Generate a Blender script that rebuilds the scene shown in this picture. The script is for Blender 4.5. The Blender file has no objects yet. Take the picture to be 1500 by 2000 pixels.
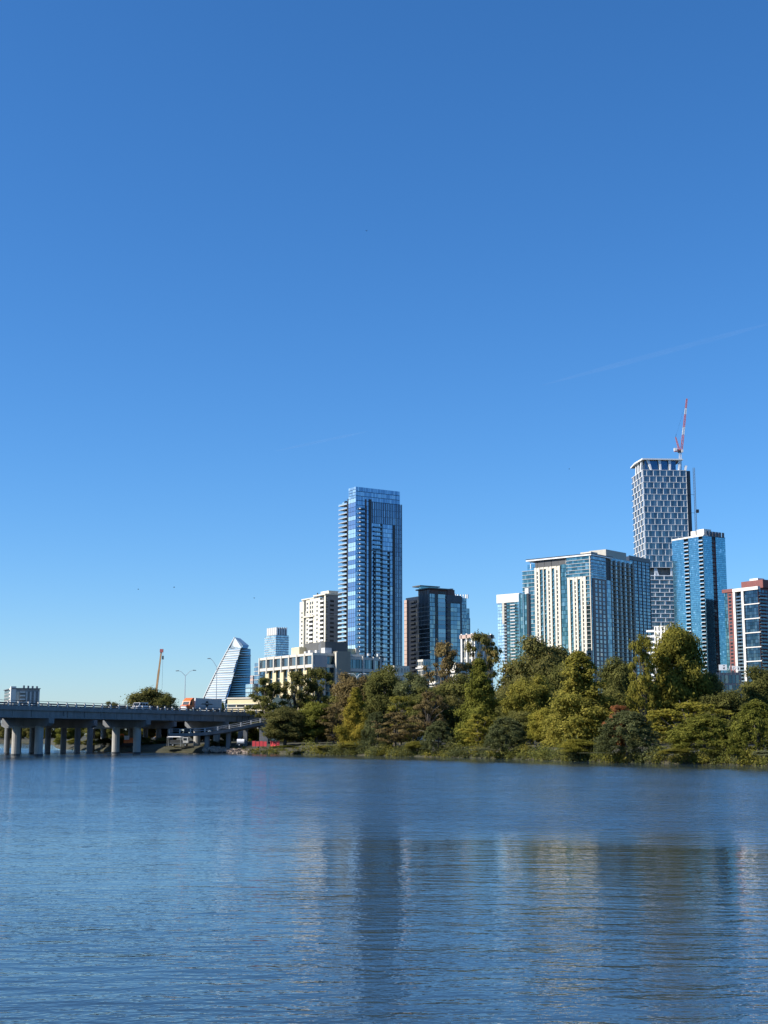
import bpy, math, random
import numpy as np
from mathutils import Vector

# ------------------------------------------------------------------ camera, sky, sun, exposure
F, H = 2667.0, 4.7                         # focal length in photo pixels, eye height over the water
PITCH = math.atan(437 / F)
CP, SP = math.cos(PITCH), math.sin(PITCH)
SUN_LEFT, SUN_EL = math.radians(75), math.radians(38)

sc = bpy.context.scene
C = sc.collection
cam = bpy.data.cameras.new('camera')
cam.sensor_fit = 'VERTICAL'; cam.sensor_height = 36; cam.lens = F / 2000 * 36
cam.clip_start = .5; cam.clip_end = 90000
co = bpy.data.objects.new('camera', cam); C.objects.link(co)
co.location = (0, 0, H); co.rotation_euler = (math.pi / 2 + PITCH, 0, 0)
sc.camera = co

w = bpy.data.worlds.new('World'); sc.world = w; w.use_nodes = True
wn = w.node_tree
sky = wn.nodes.new('ShaderNodeTexSky'); sky.sky_type = 'NISHITA'; sky.sun_disc = False
sky.sun_elevation = SUN_EL; sky.sun_rotation = math.pi + SUN_LEFT
sky.air_density = 1.0; sky.dust_density = .25; sky.ozone_density = 10
hs = wn.nodes.new('ShaderNodeHueSaturation'); hs.inputs['Saturation'].default_value = 1.11
wn.links.new(sky.outputs[0], hs.inputs['Color'])
bg = wn.nodes['Background']; bg.inputs[1].default_value = .113
wn.links.new(hs.outputs[0], bg.inputs[0])

sl = bpy.data.lights.new('sun', 'SUN'); sl.energy = 5.0; sl.angle = math.radians(.53); sl.color = (1, .93, .82)
so = bpy.data.objects.new('sun', sl); C.objects.link(so)
sdir = Vector((-math.sin(SUN_LEFT) * math.cos(SUN_EL), -math.cos(SUN_LEFT) * math.cos(SUN_EL), math.sin(SUN_EL)))
so.rotation_euler = (-sdir).to_track_quat('-Z', 'Y').to_euler()
so.location = (-200, -100, 300)
vs = sc.view_settings
vs.view_transform = 'Standard'; vs.look = 'None'; vs.exposure = .55; vs.gamma = 1; vs.use_curve_mapping = False
sc.cycles.max_bounces = 6; sc.cycles.diffuse_bounces = 2; sc.cycles.glossy_bounces = 3
sc.cycles.transparent_max_bounces = 8; sc.cycles.caustics_reflective = False; sc.cycles.caustics_refractive = False

# ------------------------------------------------------------------ reading places off the photograph
def ray(x, y):
    u, v = (x - 750) / F, (1000 - y) / F
    d = CP - v * SP
    return u / d, (SP + v * CP) / d        # X per metre of depth, height per metre of depth
def at(x, y, D):
    m, t = ray(x, y); return Vector((m * D, D, H + t * D))
def on_water(x, y, z=0):
    m, t = ray(x, y); D = (z - H) / t; return Vector((m * D, D, z))

# ------------------------------------------------------------------ materials
MATS = {}
def newmat(name):
    m = bpy.data.materials.new(name); m.use_nodes = True; MATS[name] = m
    n = m.node_tree; return m, n, n.nodes['Principled BSDF']
def node(n, t, **kw):
    o = n.nodes.new(t)
    for k, v in kw.items(): setattr(o, k, v)
    return o
def mathn(n, op, a, b=None, c=None):
    o = node(n, 'ShaderNodeMath', operation=op)
    for i, v in enumerate((a, b, c)):
        if v is None: continue
        if isinstance(v, (int, float)): o.inputs[i].default_value = v
        else: n.links.new(v, o.inputs[i])
    return o.outputs[0]
def ramp(n, fac, stops, interp='LINEAR'):
    o = node(n, 'ShaderNodeValToRGB'); e = o.color_ramp; e.interpolation = interp
    while len(e.elements) < len(stops): e.elements.new(.5)
    for el, (p, c) in zip(e.elements, stops): el.position = p; el.color = (*c, 1)
    n.links.new(fac, o.inputs[0]); return o.outputs[0]
def noise(n, vec, scale, detail=3, rough=.55):
    o = node(n, 'ShaderNodeTexNoise'); o.inputs['Scale'].default_value = scale
    o.inputs['Detail'].default_value = detail; o.inputs['Roughness'].default_value = rough
    if vec is not None: n.links.new(vec, o.inputs['Vector'])
    return o
def mapped(n, scale, src='Object'):
    tc = node(n, 'ShaderNodeTexCoord'); mp = node(n, 'ShaderNodeMapping'); mp.inputs['Scale'].default_value = scale
    n.links.new(tc.outputs[src], mp.inputs[0]); return mp.outputs[0]
def dim(c, k): return tuple(min(1, x * k) for x in c)

def paint(name, col, rough=.65, var=.14, scale=.35, metal=0, streak=True):
    m, n, b = newmat(name)
    a = noise(n, mapped(n, (1, 1, 1)), scale, 4).outputs[0]
    if streak:
        s = noise(n, mapped(n, (1, 1, .06)), 1.1, 3).outputs[0]
        a = mathn(n, 'ADD', mathn(n, 'MULTIPLY', a, .55), mathn(n, 'MULTIPLY', s, .45))
    c = ramp(n, a, [(.3, dim(col, 1 - var)), (.7, dim(col, 1 + var))])
    n.links.new(c, b.inputs['Base Color'])
    b.inputs['Roughness'].default_value = rough; b.inputs['Metallic'].default_value = metal
    return m
def glass(name, stops, rough=.06, metal=.82, tilt=.012):
    """curtain wall glass: every pane with its own tint and a hair of tilt"""
    m, n, b = newmat(name)
    g = node(n, 'ShaderNodeNewGeometry'); oi = node(n, 'ShaderNodeObjectInfo')
    r = mathn(n, 'FRACT', mathn(n, 'ADD', g.outputs['Random Per Island'], mathn(n, 'MULTIPLY', oi.outputs['Random'], 7.31)))
    c = ramp(n, r, stops)
    n.links.new(c, b.inputs['Base Color'])
    b.inputs['Metallic'].default_value = metal; b.inputs['Roughness'].default_value = rough
    wn_ = node(n, 'ShaderNodeTexWhiteNoise', noise_dimensions='1D'); n.links.new(mathn(n, 'MULTIPLY', r, 97.3), wn_.inputs['W'])
    v1 = node(n, 'ShaderNodeVectorMath', operation='SUBTRACT'); v1.inputs[1].default_value = (.5, .5, .5)
    n.links.new(wn_.outputs['Color'], v1.inputs[0])
    wav = noise(n, mapped(n, (1, 1, 1)), .22, 1)
    v0 = node(n, 'ShaderNodeVectorMath', operation='SUBTRACT'); v0.inputs[1].default_value = (.5, .5, .5)
    n.links.new(wav.outputs['Color'], v0.inputs[0])
    va = node(n, 'ShaderNodeVectorMath', operation='ADD'); n.links.new(v1.outputs[0], va.inputs[0]); n.links.new(v0.outputs[0], va.inputs[1])
    v2 = node(n, 'ShaderNodeVectorMath', operation='SCALE'); v2.inputs['Scale'].default_value = tilt * 2
    n.links.new(va.outputs[0], v2.inputs[0])
    v3 = node(n, 'ShaderNodeVectorMath', operation='ADD'); n.links.new(g.outputs['Normal'], v3.inputs[0]); n.links.new(v2.outputs[0], v3.inputs[1])
    v4 = node(n, 'ShaderNodeVectorMath', operation='NORMALIZE'); n.links.new(v3.outputs[0], v4.inputs[0])
    n.links.new(v4.outputs[0], b.inputs['Normal'])
    return m
def leaf(name, stops, trans=.46):
    m, n, b = newmat(name)
    n.nodes.remove(b)
    g = node(n, 'ShaderNodeNewGeometry'); oi = node(n, 'ShaderNodeObjectInfo')
    big = noise(n, g.outputs['Position'], .35, 2).outputs[0]
    f = mathn(n, 'ADD', mathn(n, 'MULTIPLY', g.outputs['Random Per Island'], .45),
              mathn(n, 'ADD', mathn(n, 'MULTIPLY', mathn(n, 'SUBTRACT', big, .5), 1.5), mathn(n, 'ADD', mathn(n, 'MULTIPLY', oi.outputs['Random'], .16), .2)))
    c = ramp(n, f, stops)
    d = node(n, 'ShaderNodeBsdfDiffuse'); t = node(n, 'ShaderNodeBsdfTranslucent'); mx = node(n, 'ShaderNodeMixShader')
    n.links.new(c, d.inputs[0]); n.links.new(c, t.inputs[0]); mx.inputs[0].default_value = trans
    n.links.new(d.outputs[0], mx.inputs[1]); n.links.new(t.outputs[0], mx.inputs[2])
    n.links.new(mx.outputs[0], n.nodes['Material Output'].inputs[0])
    return m

paint('cream', (.62, .57, .47), var=.08); paint('white_wall', (.74, .71, .65), var=.06); paint('yellow_wall', (.72, .60, .35), var=.08)
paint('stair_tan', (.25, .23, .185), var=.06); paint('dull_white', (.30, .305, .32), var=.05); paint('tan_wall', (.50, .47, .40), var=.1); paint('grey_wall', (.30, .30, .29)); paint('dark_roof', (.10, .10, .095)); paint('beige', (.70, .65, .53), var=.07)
paint('white_frame', (.84, .85, .85), var=.04, rough=.45); paint('dark_metal', (.035, .04, .05), rough=.4); paint('mid_metal', (.2, .21, .22), rough=.45, metal=.4)
paint('shade_navy', (.014, .02, .035), rough=.4); paint('hotel_band', (.62, .575, .49), var=.07); paint('fin_blue', (.055, .085, .135), rough=.3); paint('band_white', (.52, .50, .45), var=.06); paint('navy_panel', (.03, .045, .075), rough=.35); paint('brick_red', (.21, .07, .06), var=.12); paint('maroon', (.16, .05, .05)); paint('pink_panel', (.50, .36, .30), var=.06); paint('side_tan', (.27, .235, .22), var=.06)
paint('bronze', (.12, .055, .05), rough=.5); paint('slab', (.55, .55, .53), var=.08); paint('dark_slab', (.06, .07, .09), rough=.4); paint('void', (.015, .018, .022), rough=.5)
paint('concrete', (.19, .195, .198), var=.3); paint('pale_concrete', (.56, .54, .50), var=.12); paint('dark_concrete', (.075, .08, .085), var=.15); paint('column_concrete', (.40, .385, .355), var=.16); paint('asphalt', (.05, .05, .05), var=.2)
paint('orange', (.75, .17, .035), rough=.4, streak=False); paint('white_paint', (.8, .8, .8), rough=.35, streak=False); paint('trailer_grey', (.42, .46, .48), rough=.4); paint('red_plastic', (.50, .04, .045), rough=.5, streak=False)
paint('black_rubber', (.02, .02, .02), streak=False); paint('crane_yellow', (.62, .36, .16), rough=.5, streak=False); paint('crane_red', (.55, .16, .14), rough=.5, streak=False); paint('crane_white', (.7, .68, .66), rough=.5, streak=False)
paint('bark', (.085, .07, .055), var=.3, scale=2); paint('pale_bark', (.25, .22, .18), var=.3, scale=2); paint('bird_black', (.012, .012, .014), streak=False); paint('galvanised', (.5, .52, .53), rough=.4, metal=.3)
paint('rock', (.36, .28, .22), var=.3, scale=1.2)
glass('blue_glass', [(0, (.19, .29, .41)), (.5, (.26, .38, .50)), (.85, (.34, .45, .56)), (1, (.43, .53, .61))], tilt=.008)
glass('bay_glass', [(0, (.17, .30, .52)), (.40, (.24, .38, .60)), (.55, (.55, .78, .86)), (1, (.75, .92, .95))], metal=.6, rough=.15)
glass('teal_glass', [(0, (.06, .14, .15)), (.5, (.11, .22, .23)), (.9, (.21, .33, .33)), (1, (.40, .49, .46))])
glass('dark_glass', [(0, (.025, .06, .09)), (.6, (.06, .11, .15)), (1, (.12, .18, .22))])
glass('quincy_glass', [(0, (.10, .17, .22)), (.6, (.17, .26, .32)), (1, (.28, .36, .38))])
glass('sea_glass', [(0, (.13, .30, .39)), (.5, (.17, .37, .46)), (.95, (.21, .42, .51)), (1, (.50, .68, .75))], tilt=.006, rough=.1)
glass('pale_glass', [(0, (.30, .45, .55)), (.5, (.48, .64, .72)), (1, (.72, .85, .88))], metal=.7, rough=.12)
glass('grey_glass', [(0, (.12, .16, .19)), (.5, (.2, .26, .30)), (.8, (.25, .27, .28)), (1, (.34, .30, .28))])
glass('grid_glass', [(0, (.11, .15, .175)), (.5, (.19, .24, .27)), (.8, (.25, .29, .31)), (1, (.38, .35, .33))])
glass('black_window', [(0, (.012, .016, .02)), (.7, (.03, .04, .05)), (1, (.10, .11, .11))], metal=.3, rough=.1)
glass('sail_pale', [(0, (.26, .34, .38)), (.5, (.36, .45, .49)), (1, (.50, .58, .60))], metal=.25, rough=.3)
glass('sail_glass', [(0, (.05, .12, .20)), (.6, (.08, .17, .27)), (1, (.14, .25, .35))])
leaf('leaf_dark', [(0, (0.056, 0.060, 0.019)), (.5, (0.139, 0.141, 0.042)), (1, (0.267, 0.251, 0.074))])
leaf('leaf_bluegreen', [(0, (0.056, 0.065, 0.027)), (.5, (0.127, 0.141, 0.058)), (1, (0.240, 0.251, 0.105))])
leaf('leaf_green', [(0, (0.067, 0.078, 0.017)), (.5, (0.174, 0.178, 0.034)), (1, (0.333, 0.320, 0.068))])
leaf('leaf_olive', [(0, (0.089, 0.088, 0.019)), (.5, (0.233, 0.215, 0.042)), (1, (0.427, 0.364, 0.079))])
leaf('leaf_gold', [(0, (.090, .094, .018)), (.5, (.265, .245, .042)), (1, (.48, .40, .075))])
leaf('leaf_golden', [(0, (0.081, 0.078, 0.016)), (.5, (0.241, 0.211, 0.036)), (1, (0.483, 0.366, 0.065))])
leaf('leaf_brown', [(0, (0.086, 0.065, 0.032)), (.5, (0.200, 0.151, 0.065)), (1, (0.360, 0.276, 0.116))])
leaf('leaf_oaky', [(0, (0.059, 0.062, 0.023)), (.45, (0.140, 0.138, 0.044)), (.8, (0.240, 0.213, 0.071)), (1, (0.347, 0.239, 0.084))])
leaf('leaf_rust', [(0, (0.133, 0.057, 0.023)), (.5, (0.360, 0.151, 0.063)), (1, (0.560, 0.276, 0.116))])
leaf('leaf_pale', [(0, (0.120, 0.138, 0.079)), (.5, (0.253, 0.263, 0.137)), (1, (0.427, 0.414, 0.221))])
leaf('grass', [(0, (0.081, 0.094, 0.021)), (.5, (0.186, 0.194, 0.047)), (1, (0.360, 0.326, 0.095))])

# ------------------------------------------------------------------ mesh building
class MB:
    def __init__(s): s.v = []; s.f = []; s.m = []; s.cur = 0
    def mat(s, i): s.cur = i; return s
    def quad(s, a, b, c, d):
        k = len(s.v); s.v += [tuple(a), tuple(b), tuple(c), tuple(d)]; s.f.append((k, k + 1, k + 2, k + 3)); s.m.append(s.cur); return s
    def tri(s, a, b, c):
        k = len(s.v); s.v += [tuple(a), tuple(b), tuple(c)]; s.f.append((k, k + 1, k + 2)); s.m.append(s.cur); return s
    def hexa(s, p):                                   # 4 bottom, 4 top, counter-clockwise
        k = len(s.v); s.v += [tuple(q) for q in p]
        for f in ((3, 2, 1, 0), (4, 5, 6, 7), (0, 1, 5, 4), (1, 2, 6, 5), (2, 3, 7, 6), (3, 0, 4, 7)):
            s.f.append(tuple(k + i for i in f)); s.m.append(s.cur)
        return s
    def box(s, x0, x1, y0, y1, z0, z1):
        x0, x1 = min(x0, x1), max(x0, x1); y0, y1 = min(y0, y1), max(y0, y1); z0, z1 = min(z0, z1), max(z0, z1)
        return s.hexa([(x0, y0, z0), (x1, y0, z0), (x1, y1, z0), (x0, y1, z0), (x0, y0, z1), (x1, y0, z1), (x1, y1, z1), (x0, y1, z1)])
    def prism(s, pts, z0, z1, top=None):
        k = len(s.v); n = len(pts); top = top or pts
        s.v += [(p[0], p[1], z0) for p in pts] + [(p[0], p[1], z1) for p in top]
        s.f.append(tuple(k + i for i in reversed(range(n)))); s.f.append(tuple(k + n + i for i in range(n))); s.m += [s.cur] * 2
        for i in range(n):
            j = (i + 1) % n; s.f.append((k + i, k + j, k + n + j, k + n + i)); s.m.append(s.cur)
        return s
    def tube(s, p, q, r0, r1=None, n=6, caps=True):
        p, q = Vector(p), Vector(q); r1 = r0 if r1 is None else r1
        d = (q - p).normalized(); a = d.orthogonal().normalized(); b = d.cross(a)
        k = len(s.v)
        for c, r in ((p, r0), (q, r1)):
            for i in range(n):
                t = 2 * math.pi * i / n; s.v.append(tuple(c + a * (r * math.cos(t)) + b * (r * math.sin(t))))
        for i in range(n):
            j = (i + 1) % n; s.f.append((k + i, k + j, k + n + j, k + n + i)); s.m.append(s.cur)
        if caps:
            s.f.append(tuple(k + i for i in reversed(range(n)))); s.f.append(tuple(k + n + i for i in range(n))); s.m += [s.cur] * 2
        return s
    def path(s, pts, radii, n=6):
        for i in range(len(pts) - 1): s.tube(pts[i], pts[i + 1], radii[i], radii[i + 1], n, False)
        return s
    def fbox(s, side, u0, u1, z0, z1, w0, w1):        # on a facade: u along it from the corner, w outward
        return s.box(u0, u1, -w1, -w0, z0, z1) if side == 'R' else s.box(-w1, -w0, u0, u1, z0, z1)
    def panes(s, side, u0, u1, z0, z1, nu, nz, gu=.1, gz=.3, w0=-.1, w1=.1, skip=None):
        du, dz = (u1 - u0) / nu, (z1 - z0) / nz
        for i in range(nu):
            for j in range(nz):
                if skip and skip(i, j): continue
                s.fbox(side, u0 + i * du + gu / 2, u0 + (i + 1) * du - gu / 2, z0 + j * dz + gz / 2, z0 + (j + 1) * dz - gz / 2, w0, w1)
        return s
    def mesh(s, name, mats):
        me = bpy.data.meshes.new(name); me.from_pydata(s.v, [], s.f)
        for mm in ([mats] if isinstance(mats, str) else mats): me.materials.append(MATS[mm])
        if any(s.m): me.polygons.foreach_set('material_index', s.m)
        me.update(); return me
    def build(s, name, mats, parent=None, kind=None, loc=None):
        return link(name, s.mesh(name, mats), parent, kind, loc)
def link(name, data, parent=None, kind=None, loc=None):
    o = bpy.data.objects.new(name, data); C.objects.link(o)
    if parent: o.parent = parent
    if kind: o['kind'] = kind
    if loc is not None: o.location = loc
    return o
def tag(o, label, cat, group=None):
    o['label'] = label; o['category'] = cat
    if group: o['group'] = group
    return o
def empty(name, loc, rz=0, label=None, cat=None, group=None):
    o = link(name, None, None, None, loc); o.rotation_euler = (0, 0, rz); o.empty_display_size = 1
    return tag(o, label, cat, group)
def smooth(o):
    o.data.polygons.foreach_set('use_smooth', [True] * len(o.data.polygons)); return o

GZ = 3.0
class Bld:
    """a building that shows its front corner: right face on local y = 0, left face on local x = 0"""
    def __init__(s, name, label, x, y, D, alpha, cat='building', group=None):
        a = math.radians(alpha); s.a = a
        m, t = ray(x, y); s.cx, s.cy = m * D, D
        s.R = (math.cos(a), math.sin(a)); s.L = (-math.sin(a), math.cos(a))
        s.top = H + t * D - GZ
        s.o = empty(name, (s.cx, s.cy, GZ), a, label, cat, group)
    def u(s, side, x, y=1300):
        d = s.R if side == 'R' else s.L; m = ray(x, y)[0]
        return (m * s.cy - s.cx) / (d[0] - m * d[1])
    def z(s, side, u, y):
        d = s.R if side == 'R' else s.L
        return H + ray(750, y)[1] * (s.cy + u * d[1]) - GZ
    def part(s, mb, name, mats, kind=None): return mb.build(name, mats, s.o, kind)
    def rep(s, side, mb, name, mats, spots, parent=None):
        me = mb.mesh(name, mats)
        for u, z in spots:
            link(name, me, parent or s.o, None, (u, 0, z) if side == 'R' else (0, u, z))

def fr(a, b, step):
    n = max(1, int(round((b - a) / step))); return [a + (b - a) * i / n for i in range(n + 1)]

# ------------------------------------------------------------------ water, ground, banks
def make_water():
    m, n, b = newmat('lake_water')
    g = node(n, 'ShaderNodeNewGeometry')
    grp = bpy.data.node_groups.new('wave_height', 'ShaderNodeTree')
    grp.interface.new_socket('P', in_out='INPUT', socket_type='NodeSocketVector')
    grp.interface.new_socket('h', in_out='OUTPUT', socket_type='NodeSocketFloat')
    gi = grp.nodes.new('NodeGroupInput'); go = grp.nodes.new('NodeGroupOutput')
    hs_ = []
    for sx, sy, rz, sc_, det, amp in ((.4, 1.0, 4, .6, 2.0, .15), (.42, 1.0, 9, 1.7, 1.5, .095), (.5, 1.0, -13, 3.9, 2.0, .052), (.7, 1, 24, 8.5, 1.0, .022)):
        mp = grp.nodes.new('ShaderNodeMapping'); mp.inputs['Scale'].default_value = (sx, sy, 1); mp.inputs['Rotation'].default_value = (0, 0, math.radians(rz))
        grp.links.new(gi.outputs[0], mp.inputs[0])
        t = noise(grp, mp.outputs[0], sc_, det, .5)
        hs_.append(mathn(grp, 'MULTIPLY', t.outputs[0], amp))
    grp.links.new(mathn(grp, 'ADD', mathn(grp, 'ADD', hs_[0], hs_[1]), mathn(grp, 'ADD', hs_[2], hs_[3])), go.inputs[0])
    E_ = .02
    def hgt(off):
        a = node(n, 'ShaderNodeVectorMath', operation='ADD'); a.inputs[1].default_value = off; n.links.new(g.outputs['Position'], a.inputs[0])
        q = node(n, 'ShaderNodeGroup'); q.node_tree = grp; n.links.new(a.outputs[0], q.inputs[0]); return q.outputs[0]
    h0, hx, hy = hgt((0, 0, 0)), hgt((E_, 0, 0)), hgt((0, E_, 0))
    # wind-ruffled water further out, calmer water nearer the viewer's shore and along the far bank
    sep = node(n, 'ShaderNodeSeparateXYZ'); n.links.new(g.outputs['Position'], sep.inputs[0])
    gust = noise(n, g.outputs['Position'], .035, 3, .55).outputs[0]
    gsmall = noise(n, g.outputs['Position'], .16, 2, .5).outputs[0]
    yy = mathn(n, 'ADD', sep.outputs[1], mathn(n, 'MULTIPLY', mathn(n, 'SUBTRACT', gust, .5), 46))
    yy = mathn(n, 'SUBTRACT', yy, mathn(n, 'MULTIPLY', sep.outputs[0], -.35))
    mr = node(n, 'ShaderNodeMapRange', interpolation_type='SMOOTHSTEP'); n.links.new(yy, mr.inputs[0])
    mw = node(n, 'ShaderNodeMapRange', interpolation_type='SMOOTHSTEP'); n.links.new(mathn(n, 'ADD', sep.outputs[0], mathn(n, 'MULTIPLY', gsmall, 8)), mw.inputs[0])
    mw.inputs[1].default_value = -14; mw.inputs[2].default_value = 12; mw.inputs[3].default_value = 46; mw.inputs[4].default_value = 9
    n.links.new(mathn(n, 'SUBTRACT', 67, mw.outputs[0]), mr.inputs[1]); n.links.new(mathn(n, 'ADD', 67, mathn(n, 'MULTIPLY', mw.outputs[0], 1.5)), mr.inputs[2])
    mr.inputs[3].default_value = 0; mr.inputs[4].default_value = 1
    m2 = node(n, 'ShaderNodeMapRange', interpolation_type='SMOOTHSTEP')
    n.links.new(mathn(n, 'ADD', mathn(n, 'ADD', sep.outputs[1], mathn(n, 'MULTIPLY', sep.outputs[0], 1.71)), mathn(n, 'MULTIPLY', gsmall, 16)), m2.inputs[0])
    m2.inputs[1].default_value = 258; m2.inputs[2].default_value = 308; m2.inputs[3].default_value = 1; m2.inputs[4].default_value = .12
    ruf = mathn(n, 'MULTIPLY', mr.outputs[0], m2.outputs[0])
    m3 = node(n, 'ShaderNodeMapRange', interpolation_type='SMOOTHSTEP'); n.links.new(sep.outputs[1], m3.inputs[0]); m3.inputs[1].default_value = 26; m3.inputs[2].default_value = 58; m3.inputs[3].default_value = 1.35; m3.inputs[4].default_value = .35
    chop = m3.outputs[0]
    amp = mathn(n, 'ADD', mathn(n, 'MULTIPLY', ruf, mathn(n, 'ADD', .22, mathn(n, 'MULTIPLY', gsmall, .6))), mathn(n, 'ADD', .075, mathn(n, 'MULTIPLY', mathn(n, 'MULTIPLY', gsmall, .44), chop)))
    sx = mathn(n, 'MULTIPLY', mathn(n, 'MULTIPLY', mathn(n, 'SUBTRACT', h0, hx), 1 / E_), amp)
    sy = mathn(n, 'MULTIPLY', mathn(n, 'MULTIPLY', mathn(n, 'SUBTRACT', h0, hy), 1 / E_), amp)
    sy = mathn(n, 'SUBTRACT', sy, mathn(n, 'MULTIPLY', ruf, mathn(n, 'ADD', .03, mathn(n, 'MULTIPLY', gust, .11))))       # lee slopes of the wavelets lean to this shore
    cx = node(n, 'ShaderNodeCombineXYZ'); n.links.new(sx, cx.inputs[0]); n.links.new(sy, cx.inputs[1]); cx.inputs[2].default_value = 1
    nm = node(n, 'ShaderNodeVectorMath', operation='NORMALIZE'); n.links.new(cx.outputs[0], nm.inputs[0])
    n.links.new(nm.outputs[0], b.inputs['Normal'])
    b.inputs['Base Color'].default_value = (.026, .046, .062, 1); b.inputs['Roughness'].default_value = .03
    b.inputs['IOR'].default_value = 1.33
    xs = [-5000, -1500, -500, -150, 0, 150, 500, 1500, 5000]; ys = [-60, 0, 40, 100, 200, 300, 420, 800, 2000, 6000]
    v = [(x, y, 0) for y in ys for x in xs]; nx = len(xs)
    f = [(j * nx + i, j * nx + i + 1, (j + 1) * nx + i + 1, (j + 1) * nx + i) for j in range(len(ys) - 1) for i in range(nx - 1)]
    me = bpy.data.meshes.new('lake'); me.from_pydata(v, [], f); me.materials.append(m)
    link('lake', me, None, 'structure')
make_water()

SHORE = [Vector((420, 95, 0)), Vector((150, 165, 0))] + [on_water(x, y) for x, y in
         ((1620, 1501), (1500, 1496), (1380, 1493), (1250, 1490.5), (1120, 1487), (1000, 1482.5), (900, 1480), (800, 1477.5), (700, 1475.5), (600, 1474), (520, 1472), (440, 1470.5),
          (380, 1470), (300, 1469.5), (240, 1468), (190, 1466.5), (150, 1465), (118, 1463.5), (108, 1460), (104, 1455.5), (96, 1451.8), (60, 1451.3), (0, 1451), (-150, 1451), (-500, 1451))] + [Vector((-900, 700, 0)), Vector((-2500, 500, 0))]
def make_land():
    m, n, b = newmat('bank_ground')
    g = node(n, 'ShaderNodeNewGeometry')
    a = noise(n, g.outputs['Position'], .12, 5, .6).outputs[0]; a2 = noise(n, g.outputs['Position'], 1.3, 4, .6).outputs[0]
    f = mathn(n, 'ADD', mathn(n, 'MULTIPLY', a, .6), mathn(n, 'MULTIPLY', a2, .4))
    n.links.new(ramp(n, f, [(.3, (.02, .026, .01)), (.47, (.038, .038, .018)), (.6, (.065, .055, .033)), (.76, (.15, .11, .075))]), b.inputs['Base Color'])
    b.inputs['Roughness'].default_value = .95
    offs = [(-2, -.9), (0, -.05), (.4, .25), (3, .8), (8, 1.5), (20, 2.3), (45, 2.8), (110, 3.0), (400, 3.2), (2500, 6), (30000, 30)]
    pts = []
    rng = random.Random(4)
    # finer shoreline
    S = []
    for i in range(len(SHORE) - 1):
        p, q = SHORE[i], SHORE[i + 1]; k = max(1, min(24, int((q - p).length / 2.5)))
        S += [p.lerp(q, j / k) for j in range(k)]
    S.append(SHORE[-1])
    for i, p in enumerate(S):
        wob = math.sin(i * .9) * .35 + math.sin(i * .37 + 1) * .6
        d = Vector((p.x * .35, abs(p.y), 0)).normalized()
        for o, z in offs:
            q = p + d * (o + (wob if o < 10 else 0)); pts.append((q.x, q.y, z + (rng.uniform(-.12, .12) if 0 < o < 30 else 0)))
    k = len(offs)
    f = [(i * k + j, i * k + j + 1, (i + 1) * k + j + 1, (i + 1) * k + j) for i in range(len(S) - 1) for j in range(k - 1)]
    f = [tuple(q) for q in f]
    me = bpy.data.meshes.new('ground'); me.from_pydata(pts, [], f); me.materials.append(m)
    link('ground', me, None, 'structure')
    # the viewer's own shore, behind the camera
    mb = MB(); mb.quad((-30000, -30000, 2), (30000, -30000, 2), (30000, -40, 2), (-30000, -40, 2)); mb.quad((-30000, -40, 2), (30000, -40, 2), (30000, -34, -.5), (-30000, -34, -.5))
    mb.build('south_bank', 'bank_ground', None, 'structure')
make_land()

# ------------------------------------------------------------------ the road bridges
BD = math.atan2(.918, .396)                       # bridge heading
B0 = at(16.3, 1376, 310); B0.z = 0                # foot of the first railing post in view
bu = Vector((math.cos(BD), math.sin(BD), 0)); bv = Vector((-math.sin(BD), math.cos(BD), 0))
PS = 3.62                                         # post spacing
def b_at(s, l, z): p = B0 + bu * s + bv * l; return Vector((p.x, p.y, z))
def column_mesh(r, z0, z1, n=14):
    mb = MB(); mb.tube((0, 0, z0), (0, 0, z1), r, r, n); return mb

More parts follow.
